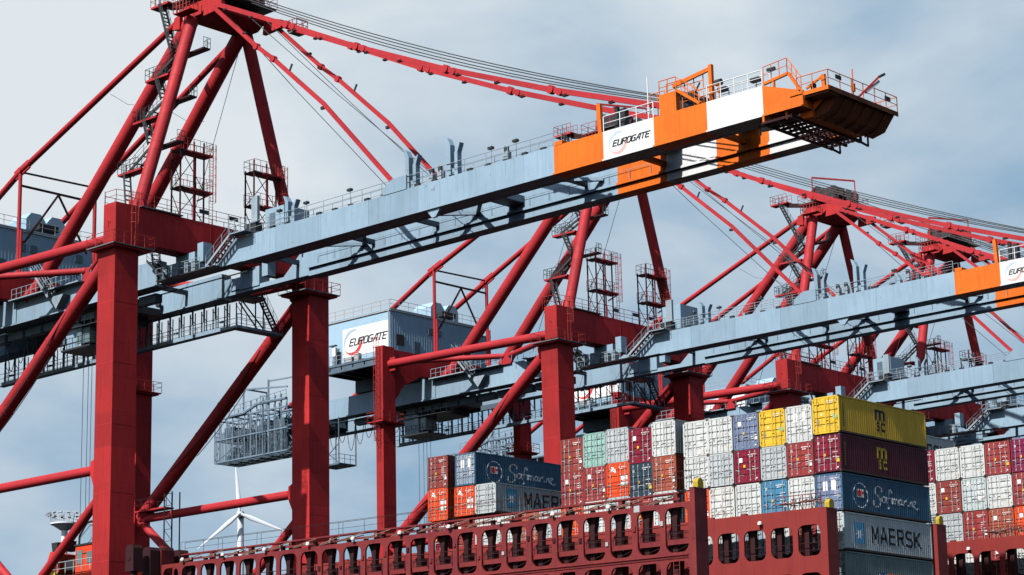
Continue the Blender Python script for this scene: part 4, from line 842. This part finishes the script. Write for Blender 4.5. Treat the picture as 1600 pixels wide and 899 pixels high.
# ------------------------------------------------------------------ containers
W_ = 2.40; LEN = 12.19
def corr_profile():
    pts = []; y = .16; out, inn = 0.0, -0.055
    pts.append((0.16, out))
    while y < LEN - .45:
        pts += [(y + .10, out), (y + .15, inn), (y + .24, inn), (y + .29, out)]; y += .29
    pts.append((LEN - .16, out)); return pts
PROF = corr_profile()
def prof_at(y):
    for (a, b_) in zip(PROF, PROF[1:]):
        if a[0] <= y <= b_[0]:
            t = 0 if b_[0] == a[0] else (y - a[0]) / (b_[0] - a[0]); return a[1] + (b_[1] - a[1]) * t
    return 0.0
BODY = {}; DOOR = {}
def container_meshes(H):
    m = MB()
    for sx in (0, 1):     # corrugated sides; x = -W..0
        vs = []
        for (y, d) in PROF:
            x = (-.03 + d) if sx else (-W_ + .03 - d)
            vs += [(x, y, .16), (x, y, H - .1)]
        n = len(PROF); m.add(vs, [(2 * i, 2 * i + 2, 2 * i + 3, 2 * i + 1) for i in range(n - 1)], 0)
        x0, x1 = (-.13, 0) if sx else (-W_, -W_ + .13)
        for y0, y1 in ((0, .16), (LEN - .16, LEN)): m.box(x0, x1, y0, y1, .1, H - .1, 0)
        m.box(x0, x1 - (.0 if sx else .0), .16, LEN - .16, 0.02, .16, 1); m.box(x0, x1, .16, LEN - .16, H - .1, H - .01, 0)
        for y0, y1 in ((-.01, .17), (LEN - .17, LEN + .01)):
            for z0, z1 in ((0, .118), (H - .118, H)): m.box(x0 - .005, x1 + .005, y0, y1, z0, z1, 1)
    m.box(-W_ + .13, -.13, 0.02, .14, H - .13, H - .01, 0); m.box(-W_ + .13, -.13, 0.02, .14, .02, .14, 0)
    m.box(-W_ + .1, -.1, .1, LEN - .02, H - .045, H - .02, 0); m.box(-W_ + .1, -.1, .1, LEN - .02, .03, .15, 1)
    m.box(-W_ + .13, -.13, LEN - .08, LEN - .03, .1, H - .1, 0); m.box(-W_ + .13, -.13, .10, .13, .1, H - .1, 1)
    b_ = m.build('body', ['white', 'cframe']); BODY[H] = b_.data; bpy.data.objects.remove(b_)
    for side in (0, 1):   # door leaves with horizontal recesses
        m = MB(); xa = -W_ + .14 if side == 0 else -W_ / 2 + .012; xb = -W_ / 2 - .012 if side == 0 else -.14
        zs = [.15]; nb = 5; hh = (H - .29) / nb; ylev = []
        prof = [(.15, .035)]
        for i in range(nb):
            z = .15 + i * hh
            if i > 0: prof += [(z - .09, .035), (z - .05, .085), (z + .05, .085), (z + .09, .035)]
        prof.append((H - .14, .035))
        vs = []
        for (z, y) in prof: vs += [(xa + .05, y, z), (xb - .05, y, z)]
        m.add(vs, [(2 * i, 2 * i + 1, 2 * i + 3, 2 * i + 2) for i in range(len(prof) - 1)], 0)
        m.box(xa, xa + .05, .02, .1, .15, H - .14, 0); m.box(xb - .05, xb, .02, .1, .15, H - .14, 0)
        for k in range(4):
            z = .35 + k * (H - .7) / 3; m.box((xa - .03) if side == 0 else xb - .04, (xa + .04) if side == 0 else xb + .03, .0, .03, z - .07, z + .07, 1)
        d = m.build('door', ['white', 'cframe']); DOOR[(H, side)] = d.data; bpy.data.objects.remove(d)
        for q in (0, 1):
            m = MB(); x = xa + (xb - xa) * (.28 if q == 0 else .74)
            m.tube((x, -.02, .1), (x, -.02, H - .08), .024, 6)
            for z in (.2, .95, H - 1.0, H - .2): m.box(x - .06, x + .06, -.03, .03, z - .04, z + .04)
            m.box(x - .02 if q else x - .3, x + .3 if q else x + .02, -.045, -.02, 1.0, 1.05)
            d = m.build('locking_bar', 'lockbar'); DOOR[(H, side, q)] = d.data; bpy.data.objects.remove(d)
container_meshes(2.56); container_meshes(2.83)
def marks(H, kind, seed):
    rr = random.Random(seed); m = MB(); y = .012
    W2 = W_ / 2
    def r(x0, x1, z0, z1, mi): m.add([(x0, y, z0), (x1, y, z0), (x1, y, z1), (x0, y, z1)], [(0, 1, 2, 3)], mi)
    xl = -W_ + .25; xr = -W2 + .12
    main = 0 if kind != 'pale' else 1
    # number lines, right leaf top
    for k in range(2):
        z = H - .42 - .15 * k; x = xr + (.08 if k else 0)
        while x < -.42 + (.1 if k == 0 else -.25): w2 = rr.uniform(.05, .11); r(x, x + w2, z, z + .065, main); x += w2 + .04
    for k in range(rr.randint(5, 7)):
        z = H - 1.05 - k * .17
        if rr.random() < .55:
            x = xr + .35
            while x < -.35: w2 = rr.uniform(.04, .14); r(x, x + w2, z, z + .05, main); x += w2 + .05
    if kind == 'plac':
        for x in (-1.72, -.98): r(x, x + .40, 1.35 if H < 2.7 else 1.55, 2.1 if H < 2.7 else 2.25, 0)
    elif kind == 'hl':
        for z in (H - 1.45, H - 1.95): r(xr + .15, xr + .5, z, z + .32, 0); r(xr + .56, xr + .86, z, z + .32, 0)
        s = strokes([[(0, .1), (.3, .4), (.1, .45), (.5, .1), (.45, .3)], [(0, .3), (.5, .0)]], .07); put3(m, s, lambda u, v, k: (xl + .2 + u, y - .002 - k * .0006, H - .8 + v), 0)
    elif kind == 'std':
        r(xl + .18, xl + .52, H - .95, H - .6, 0) if rr.random() < .7 else r(xl + .1, xl + .25, H - .7, H - .5, 0)
        r(xl + .1, xl + .3, .75, 1.1, 3 if rr.random() < .4 else 1); r(xl + .6, xl + .78, 1.2, 1.4, 2)
        if rr.random() < .5: r(xr + .62, xr + .92, .7, 1.1, 2 if rr.random() < .6 else 0)
        r(-.38, -.26, .25, .35, 0)
    elif kind == 'msc':
        r(xl + .12, xl + .34, H - .62, H - .4, 4); m.add([(xl + .15, y - .001, H - .59), (xl + .31, y - .001, H - .59), (xl + .31, y - .001, H - .43), (xl + .15, y - .001, H - .43)], [(0, 1, 2, 3)], 2)
        r(xr + .5, xr + .85, 1.1, 1.35, 5); r(xr + .55, xr + .9, .85, 1.05, 2); r(xl + .5, xl + .62, 1.4, 1.55, 0); r(xl + .1, xl + .35, .8, 1.1, 1)
    else:
        r(xl + .3, xl + .42, .95, 1.2, 1)
        if rr.random() < .5: r(xr + .55, xr + .7, .35, .5, 2)
    # grey arcs near the foot
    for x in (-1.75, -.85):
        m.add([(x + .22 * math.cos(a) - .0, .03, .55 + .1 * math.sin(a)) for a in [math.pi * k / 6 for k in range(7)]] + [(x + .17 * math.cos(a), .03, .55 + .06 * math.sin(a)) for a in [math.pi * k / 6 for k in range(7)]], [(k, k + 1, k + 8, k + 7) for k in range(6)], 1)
    return m
def drape(mb_objs): pass
def side_text(m, vf, y0, y1, z0, z1, mi):               # lettering on the +X side, draped over the corrugation
    bm = bmesh.new(); vs = [bm.verts.new((0, y0 + p[0] * (y1 - y0), z0 + p[1] * (z1 - z0))) for p in vf[0]]
    for f in vf[1]:
        try: bm.faces.new([vs[i] for i in f])
        except ValueError: pass
    for (y, d) in PROF:
        if y0 - .3 < y < y1 + .3:
            gm = bm.verts[:] + bm.edges[:] + bm.faces[:]
            bmesh.ops.bisect_plane(bm, geom=gm, plane_co=(0, y, 0), plane_no=(0, 1, 0), dist=1e-5)
    idx = {v: i for i, v in enumerate(bm.verts)}
    m.add([(-.03 + prof_at(v.co.y) + .012 + .0015 * mi, v.co.y, v.co.z) for v in bm.verts], [[idx[v] for v in f.verts] for f in bm.faces], mi); bm.free()
def rect_faces(n=1): return ([(0, 0), (1, 0), (1, 1), (0, 1)], [(0, 1, 2, 3)])
def grid_faces(fn, n, k=1):
    return [fn(i / n) for i in range(n + 1)]
def ring_faces(cx, cy, rx, ry, th, n=28):
    vs = []
    for i in range(n): a = 2 * math.pi * i / n; vs += [(cx + rx * math.cos(a), cy + ry * math.sin(a)), (cx + (rx - th) * math.cos(a), cy + (ry - th) * math.sin(a))]
    return vs, [(2 * i, 2 * i + 1, (2 * i + 3) % (2 * n), (2 * i + 2) % (2 * n)) for i in range(n)]
def star_faces(cx, cy, r, n=7):
    vs = [(cx, cy)]
    for i in range(2 * n): a = math.pi / 2 + math.pi * i / n; rr = r if i % 2 == 0 else r * .30; vs.append((cx + rr * math.cos(a), cy + rr * math.sin(a)))
    return vs, [(0, 1 + i, 1 + (i + 1) % (2 * n)) for i in range(2 * n)]
def smooth(pts, k=5):
    out = []
    P_ = [pts[0]] + pts + [pts[-1]]
    for i in range(1, len(P_) - 2):
        p0, p1, p2, p3 = [Vector(P_[i + j]) for j in (-1, 0, 1, 2)]
        for t in range(k):
            t /= k; out.append(tuple(.5 * ((2 * p1) + (p2 - p0) * t + (2 * p0 - 5 * p1 + 4 * p2 - p3) * t * t + (3 * p1 - p0 - 3 * p2 + p3) * t ** 3)))
    out.append(tuple(pts[-1])); return out
SAF = [  # script strokes, x 0..5.4, y -0.6..1.4
 [(.95, 1.0), (.88, 1.28), (.6, 1.38), (.28, 1.2), (.2, .85), (.42, .55), (.72, .28), (.8, -.08), (.6, -.42), (.25, -.5), (.02, -.28), (.05, -.05)],
 [(1.38, .42), (1.15, .48), (.98, .28), (1.02, .05), (1.2, .0), (1.38, .2), (1.42, .45), (1.42, .12), (1.55, .0)],
 [(2.08, 1.0), (2.0, 1.24), (1.86, 1.16), (1.78, .7), (1.74, 0), (1.68, -.45), (1.56, -.52)], [(1.52, .40), (2.04, .50)],
 [(2.12, .45), (2.15, .02), (2.28, .4), (2.4, .42), (2.42, .02), (2.56, .4), (2.68, .42), (2.7, .02), (2.82, .08)],
 [(3.2, .4), (3.0, .46), (2.86, .25), (2.9, .02), (3.06, .02), (3.2, .2), (3.24, .42), (3.25, .06), (3.38, .04)],
 [(3.42, .44), (3.46, .02), (3.52, .32), (3.68, .46), (3.76, .38)],
 [(3.86, .42), (3.88, .08), (3.98, .02)], [(3.88, .62), (3.9, .68)],
 [(4.1, .44), (4.14, .02), (4.26, .36), (4.42, .42), (4.46, .1), (4.56, .02)],
 [(4.62, .22), (4.85, .36), (4.86, .5), (4.7, .5), (4.62, .25), (4.72, -.08), (4.98, -.2), (5.15, -.02)]]
def hull_side(kind, H):
    out = []
    if kind in ('msc_dark', 'msc_gold'):
        mat = 'black' if kind == 'msc_dark' else 'yellow'
        m = MB(); side_text(m, text_faces('m', .03), 5.0, 6.35, 1.52, 2.32, 0); side_text(m, rect_faces(), 4.85, 6.5, 1.44, 1.48, 0); side_text(m, text_faces('sc', .018), 5.1, 6.3, .62, 1.36, 0); out.append(('logo', m, [mat]))
        m = MB()
        for k in range(9): side_text(m, rect_faces(), .55, .72, .5 + k * .2, .62 + k * .2, 0)
        out.append(('marking', m, [mat]))
    if kind == 'saf':
        vs, fs = strokes([smooth([(a, b_) for a, b_ in pl]) for pl in SAF], .135, cal=True)
        m = MB(); side_text(m, ([(v[0], v[1]) for v in vs], fs), 4.2, 5.42, 1.05, 1.88, 0); out.append(('lettering', m, ['mark']))
        m = MB(); side_text(m, ring_faces(0, 0, 1, 1, .07), 2.45, 3.45, 1.3, 2.25, 0)
        side_text(m, rect_faces(), 1.95, 2.95, 1.15, 1.75, 0); side_text(m, rect_faces(), 2.1, 2.5, 1.2, 1.7, 1); side_text(m, rect_faces(), 2.62, 2.9, 1.4, 1.62, 1); out.append(('emblem', m, ['mark', 'logored']))
    if kind == 'maersk':
        m = MB(); side_text(m, rect_faces(), 1.35, 2.75, .55, 2.15, 0); side_text(m, star_faces(.5, .5, .5), 1.47, 2.63, .78, 1.92, 1); out.append(('star_panel', m, ['starblue', 'mark']))
        m = MB(); side_text(m, maersk(), 3.7, 10.6, .85, 1.95, 0); out.append(('lettering', m, ['black']))
        m = MB()
        for k in range(9): side_text(m, rect_faces(), 3.9 + k * .7, 4.35 + k * .7, .62, .67, 0)
        out.append(('marking', m, ['markd']))
    if kind == 'po':
        m = MB(); side_text(m, rect_faces(), 4.4, 5.6, .75, 1.5, 0); side_text(m, text_faces('P&O', .0), 4.5, 5.5, .9, 1.4, 1); out.append(('lettering', m, ['pobl', 'mark']))
        m = MB(); side_text(m, rect_faces(), 5.65, 8.7, .85, 1.5, 0); side_text(m, text_faces('NEDLLOYD', .0), 5.8, 8.55, 1.0, 1.38, 1); out.append(('lettering', m, ['poor', 'pobl']))
    return out
MARKC = {}
ncon = [0]
def container(x, y, z_top, H, col, mark, label, side=None, sidecol=None, cat='shipping container', group='containers stacked on the ship'):
    HH = 2.83 if H > 2.72 else 2.56
    root = empty('shipping_container', (0, 0, 0)); heel(root, x - .025, y, z_top - .03 - HH); tag(root, label, cat, group)
    mt = MT['c_' + col]
    def inst(name, me, mat, parent=root, slots=1):
        o = bpy.data.objects.new(name, me); C.objects.link(o); o.parent = parent
        if mat:
            o.material_slots[0].link = 'OBJECT'; o.material_slots[0].material = mat
        return o
    inst('body', BODY[HH], MT['c_' + sidecol] if sidecol else mt)
    for s in (0, 1):
        d = inst('door', DOOR[(HH, s)], mt)
        few = (ncon[0] * 7 + s) % 5 == 0
        for q in ((s,) if few else (0, 1)): inst('locking_bar', DOOR[(HH, s, q)], None if col not in ('white', 'grey', 'whiterust', 'yellow', 'mint') else mt, d)
    key = (HH, mark, ncon[0] % 5)
    if key not in MARKC:
        o = marks(HH, mark, hash((mark, ncon[0] % 5, int(HH * 100))) % 1000 if False else (len(mark) * 31 + ncon[0] % 5 * 7)).build('marking', ['mark', 'markd', 'marky', 'steel', 'black', 'markg']); MARKC[key] = o.data; bpy.data.objects.remove(o)
    inst('marking', MARKC[key], None)
    if side:
        for nm, sm, mats in hull_side(side, HH): sm.build(nm, mats, root)
    ncon[0] += 1
    return root
XR = [0, -2.46, -4.93, -7.42, -9.93, -12.32]
CN = {'white': 'white', 'grey': 'light grey', 'rust': 'faded rust orange', 'redbrown': 'red brown', 'brown': 'dull brown', 'maroon': 'maroon', 'orange': 'bright orange red', 'yellow': 'yellow', 'slate': 'slate blue',
      'safblue': 'dark blue', 'bluegrey': 'blue grey', 'cyan': 'mid blue', 'navy': 'dark navy', 'mint': 'mint green', 'steelgrey': 'greenish grey', 'darkgreen': 'dark grey green', 'purple': 'purple maroon', 'whiterust': 'rust-spotted white'}
ORD = ['', 'second', 'third', 'fourth', 'fifth', 'sixth', 'seventh', 'eighth']
TIER = ['top tier', 'second tier', 'third tier', 'fourth tier', 'fifth tier']
# bay behind bridge two, right block
grid = [
 [('yellow', 'msc'), ('maroon', 'std'), ('slate', 'plac'), ('steelgrey', 'pale'), ('darkgreen', 'pale'), ('brown', 'std')],
 [('white', 'plac'), ('redbrown', 'std'), ('white', 'pale'), ('redbrown', 'std')],
 [('yellow', 'msc'), ('grey', 'pale'), ('cyan', 'std'), ('white', 'pale')],
 [('slate', 'std'), ('maroon', 'std'), ('white', 'pale'), ('bluegrey', 'std')],
 [('white', 'pale'), ('grey', 'pale'), ('whiterust', 'pale'), ('grey', 'pale')],
 [('white', 'pale'), ('white', 'pale'), ('orange', 'std'), ('white', 'pale')]]
tops0 = [-.03, -2.95, -5.88, -8.8, -11.72, -14.6, -17.5]; topsn = [-.42, -3.26, -5.9, -8.8, -11.7, -14.6]
for k, col in enumerate(grid):
    tp = tops0 if k == 0 else topsn
    for r, (c, mk) in enumerate(col):
        side = None; sc = None
        if k == 0: side = {0: 'msc_dark', 1: 'msc_gold', 2: 'saf', 3: 'maersk', 4: 'po'}.get(r); sc = {1: 'darkmaroon', 2: 'safblue'}.get(r)
        if k == 0: lab = ['yellow container with black letters on its long side, topping the corner stack', 'maroon container with golden letters on its long side, directly under the yellow corner one',
                          'corner stack container with slate blue doors and white script on its dark side', 'grey corner stack container with black capitals and a light blue star panel',
                          'dark grey green corner stack container with a blue and orange panel', 'dull brown container at the very foot of the corner stack'][r]
        else: lab = '%s container, %s, %s column left of the corner stack' % (CN[c], TIER[r], {1: 'first', 2: 'second', 3: 'third', 4: 'fourth', 5: 'fifth'}[k])
        container(XR[k], 0, tp[r], tp[r] - tp[r + 1] if r + 1 < len(tp) else 2.6, c, mk, lab, side, sc)
# left block of the same bay, five columns then lower ones
XL = [-15.52, -17.90, -20.30, -22.74, -25.17]
gl = [
 [('white', 'pale', .0), ('rust', 'std', -2.85), ('white', 'pale', -5.62), ('orange', 'std', -8.5)],
 [('maroon', 'std', -.32), ('navy', 'std', -3.17), ('redbrown', 'std', -5.95), ('orange', 'hl', -8.8)],
 [('grey', 'pale', -.02), ('orange', 'hl', -2.85), ('grey', 'pale', -5.62), ('white', 'pale', -8.5)],
 [('mint', 'pale', -.12), ('redbrown', 'std', -2.93), ('white', 'pale', -5.75), ('rust', 'std', -8.6)],
 [('brown', 'std', -.32), ('redbrown', 'std', -3.1), ('orange', 'std', -6.0), ('white', 'pale', -8.8)]]
for k, col in enumerate(gl):
    for r, (c, mk, zt) in enumerate(col):
        H = (col[r][2] - col[r + 1][2]) if r < 3 else 2.8
        container(XL[k], 0, zt, H, c, mk, '%s container, %s, %s column left of the dark gap' % (CN[c], TIER[r], ['first', 'second', 'third', 'fourth', 'fifth'][k]))
# low columns and the far-left block
for k, (c, r0) in enumerate((('grey', -5.9), ('rust', -5.9), ('white', -5.9))):
    container(-27.65 - k * 2.45, 0, r0, 2.8, c, 'pale', '%s container low behind the lashing bridge, %s left of the brown stacks' % (CN[c], ['first', 'second', 'third'][k]))
for (x, zt, H, c, mk, side, sc, lab) in (
 (-37.3, -.17, 2.87, 'bluegrey', 'plac', 'saf', 'safblue', 'left block container with two white placards and white script on its dark blue side'),
 (-34.95, -3.05, 2.6, 'grey', 'pale', 'maersk', 'steelgrey', 'pale grey container with star panel, under the left block script container'),
 (-37.4, -3.05, 2.6, 'orange', 'hl', None, None, 'bright orange red container below the blue grey doors of the left block'),
 (-40.6, -.08, 2.8, 'brown', 'std', None, None, 'leftmost top container, brown doors with white marks, beside the dark gap'),
 (-40.6, -2.92, 2.8, 'orange', 'hl', None, None, 'bright orange red container under the leftmost brown one'),
 (-34.95, -5.9, 2.8, 'white', 'pale', None, None, 'white container under the left pale grey one with the star panel'),
 (-37.4, -5.9, 2.8, 'redbrown', 'std', None, None, 'red brown container behind the lashing bridge, second from the left in its tier'),
 (-40.6, -5.9, 2.8, 'maroon', 'std', None, None, 'maroon container behind the lashing bridge, last on the left in its tier')):
    container(x, 0, zt, H, c, mk, lab, side, sc)
# next bay aft, at the right edge
gb = [
 [('purple', 'std'), ('redbrown', 'std'), ('orange', 'std'), ('white', 'pale')],
 [('redbrown', 'std'), ('white', 'pale'), ('rust', 'std'), ('redbrown', 'std')],
 [('white', 'pale'), ('steelgrey', 'hl'), ('redbrown', 'std'), ('white', 'pale')],
 [('white', 'pale'), ('brown', 'std'), ('grey', 'pale'), ('white', 'pale')],
 [('maroon', 'std'), ('white', 'pale'), ('grey', 'pale'), ('brown', 'std')]]
for k, col in enumerate(gb):
    for r, (c, mk) in enumerate(col):
        container(-.22 - 2.49 * k, 30.0, .13 - 2.88 * r, 2.87, c, mk, '%s container, farther bay, %s, %s column from the right' % (CN[c], TIER[r], ['first', 'second', 'third', 'fourth', 'fifth'][k]))
container(-15.2, 30.0, 2.85, 2.87, 'grey', 'pale', 'grey container peeking above the farther bay, right beside the yellow corner one', 'maersk', 'steelgrey')
container(-15.2, 30.0, -.05, 2.87, 'brown', 'std', 'brown container hidden under the tall grey one of the farther bay')

# ------------------------------------------------------------------ left-hand background things
def mobile_crane():
    root = empty('mobile_crane', (-78, -10, -29)); tag(root, 'orange red machine cabin with a stub jib behind the diagonal pipe at lower left', 'mobile crane')
    o = (0, 0, 29)
    m = MB((78, 10, 29)); m.v = []
    m = MB((0, 0, 29)); m.box(-2.1, 1.4, 0, 3.2, -7.0, -4.25, 0); m.box(-2.2, 1.5, -.1, 3.3, -4.25, -4.1, 1)
    m.box(-2.0, 1.3, -.02, 0, -5.1, -5.0, 1)
    cabn = m.build('cabin', ['orangered', 'steel'], root)
    m = MB((0, 0, 29)); m.box(-1.8, -1.0, -.05, -.01, -6.0, -4.7, 0); m.box(-.3, .7, -.05, -.01, -6.0, -4.9, 0); m.build('window', 'glass', cabn)
    m = MB((0, 0, 29)); m.box(-4, 4, -1, 5, -7.6, -7.05, 0); m.box(-3, 3, 0, 4, -25, -7.6, 0); m.box(-6, 6, -2, 6, -29, -25, 1); m.build('chassis', ['orangered', 'steel'], root)
    m = MB((0, 0, 29)); m.box(-5.2, -2.1, 1, 2.6, -6.2, -5.2, 1); m.prism([(-8.0, -6.9), (-5.8, -6.3), (-5.4, -4.6), (-7.2, -4.2), (-7.9, -5.6)], 'y', .8, 2.8, 0); m.box(-8.1, -6.2, .7, 2.9, -6.9, -6.2, 2)
    for x in (-7.1, -5.4): m.prism([(x - .3, -4.3), (x + .3, -4.3), (x + .5, -3.3), (x - .5, -3.3)], 'y', 1.2, 2.2, 1)
    m.build('jib', ['orangered', 'steel', 'yellow'], root)
    m = MB((0, 0, 29)); m.prism([(-2.2, -4.0), (-.4, -4.0), (-.2, -2.6), (-1.0, -2.2), (-2.1, -2.5)], 'y', .6, 1.4, 0); m.path([(-2.4, .6, -4.4), (-2.3, .6, -3.2), (-1.2, .6, -2.0), (0, .6, -2.0), (.3, .6, -2.8), (0, .6, -3.8)], .12, 8, 1)
    for x in (.6, 1.2, 1.8, 2.4): m.tube((x, .8, -4.1), (x, .8, -2.0), .07, 6, 1)
    for z in (-3.4, -2.7, -2.0): m.bar((.4, .8, z), (2.6, .8, z), .1, .12, 1)
    m.build('winch', ['blue', 'steel'], root)
    m = MB((0, 0, 29)); m.rail([(-4.8, -1, -7.05), (4, -1, -7.05)], 1.3, 1.3, .04); m.rail([(-10.5, -1, -7.9), (-4.8, -1, -7.9)], 1.3, 1.3, .04); m.box(-10.5, -4, -1, 1, -8.2, -8.0); m.build('railing', 'galv', root)
mobile_crane()
for i, (y, h, lb) in enumerate(((-19.1, 2.6, 'tallest dark maroon ventilator hood beside the near crane leg'), (-17.5, 2.5, 'second dark maroon ventilator hood, between two others at the lashing bridge end'), (-15.9, 2.7, 'dark maroon ventilator hood nearest the lashing bridge end post'), (-20.9, 2.3, 'low dark ventilator hood half behind the near crane leg'))):
    root = empty('deck_ventilator', (-57.3, y, -16.4)); tag(root, lb, 'ventilator', 'ventilator hoods on the ship deck edge')
    m = MB(); zt = 9.15 + (i % 2) * .1
    m.tube((0, 0, 0), (0, 0, zt - h), .3, 12); m.build('duct', 'shipdark', root)
    m = MB(); m.prism([(-.55, zt - h), (.55, zt - h), (.5, zt - .35), (.34, zt - .06), (-.34, zt - .06), (-.5, zt - .35)], 'y', -.5, .5); m.tube((-.1, -.51, zt - 1.2), (-.1, -.55, zt - 1.2), .22, 14); m.build('hood', 'shipdark', root)
# high mast with a ring of floodlights
root = empty('floodlight_mast', (-197.5, 75, -29)); tag(root, 'white floodlight mast with a round lamp crown, far off at lower left', 'floodlight mast')
m = MB((0, 0, 29)); m.tube((0, 0, -29), (0, 0, 17.3), .75, 20, r2=.5); m.build('pole', 'turb', root)
m = MB((0, 0, 29)); m.tube((0, 0, 16.3), (0, 0, 17.2), .7, 20, r2=2.1); m.tube((0, 0, 17.2), (0, 0, 17.45), 2.3, 24)
for k in range(18):
    a = 2 * math.pi * k / 18; d = Vector((math.cos(a), math.sin(a), 0)); m.tube(d * 2.2 + Vector((0, 0, 17.4)), d * 2.5 + Vector((0, 0, 18.9)), .04, 5)
    a2 = 2 * math.pi * (k + 1) / 18; d2 = Vector((math.cos(a2), math.sin(a2), 0))
    for z, r in ((17.9, 2.32), (18.4, 2.42), (18.9, 2.5)): m.tube(d * r + Vector((0, 0, z)), d2 * r + Vector((0, 0, z)), .04, 5)
m.build('crown', 'turb', root)
for k in range(14):
    a = 2 * math.pi * k / 14; d = Vector((math.cos(a), math.sin(a), 0)); m = MB((0, 0, 29)); m.bar(d * 2.5 + Vector((0, 0, 18.95)), d * 3.1 + Vector((0, 0, 18.75)), .5, .22); m.build('lamp', 'galv', root)
# wind turbine
root = empty('wind_turbine', (-1556, 1286, -29)); tag(root, 'white three-bladed wind turbine on the horizon between the crane legs', 'wind turbine')
fwd = Vector((-.65, .72, 0)).normalized(); rt = Vector((.74, .67, 0)).normalized(); hub = Vector((6, -6, 298.5))
m = MB(); m.tube((0, 0, 0), (0, 0, 297), 5.8, 28, r2=3.1); m.build('tower', 'turb', root)
m = MB(); m.bar(hub + fwd * 12, hub - fwd * -1, 5.6, 6.0); m.build('nacelle', 'turb', root)
hc = hub - fwd * 2
m = MB(); m.tube(hc + fwd * 2, hc - fwd * 1.2, 3.0, 20); m.tube(hc - fwd * 1.2, hc - fwd * 3.2, 3.0, 20, r2=.5); m.build('hub', 'turb', root)
for (dx, dz, Lb) in ((-4.5, 50, 50), (-40, -33, 52), (46, -19, 50)):
    d = (rt * dx + Vector((0, 0, dz))).normalized(); nrm = fwd; sd = d.cross(nrm).normalized(); m = MB(); vs = []; prof = [(0.0, 1.5, 1.5), (.05, 1.5, 1.5), (.2, 2.5, .8), (.5, 1.7, .4), (.8, 1.0, .25), (1.0, .3, .08)]
    for (t, cw, th) in prof:
        c = hc - fwd * 1.0 + d * (1.5 + t * Lb)
        for k in range(10): a = 2 * math.pi * k / 10; vs.append(c + sd * cw * math.cos(a) + nrm * th * math.sin(a))
    n = 10; m.add(vs, [(i * n + k, i * n + (k + 1) % n, (i + 1) * n + (k + 1) % n, (i + 1) * n + k) for i in range(len(prof) - 1) for k in range(n)], 0, True); m.add(vs[-n:], [tuple(range(n))]); m.build('blade', 'turb', root)
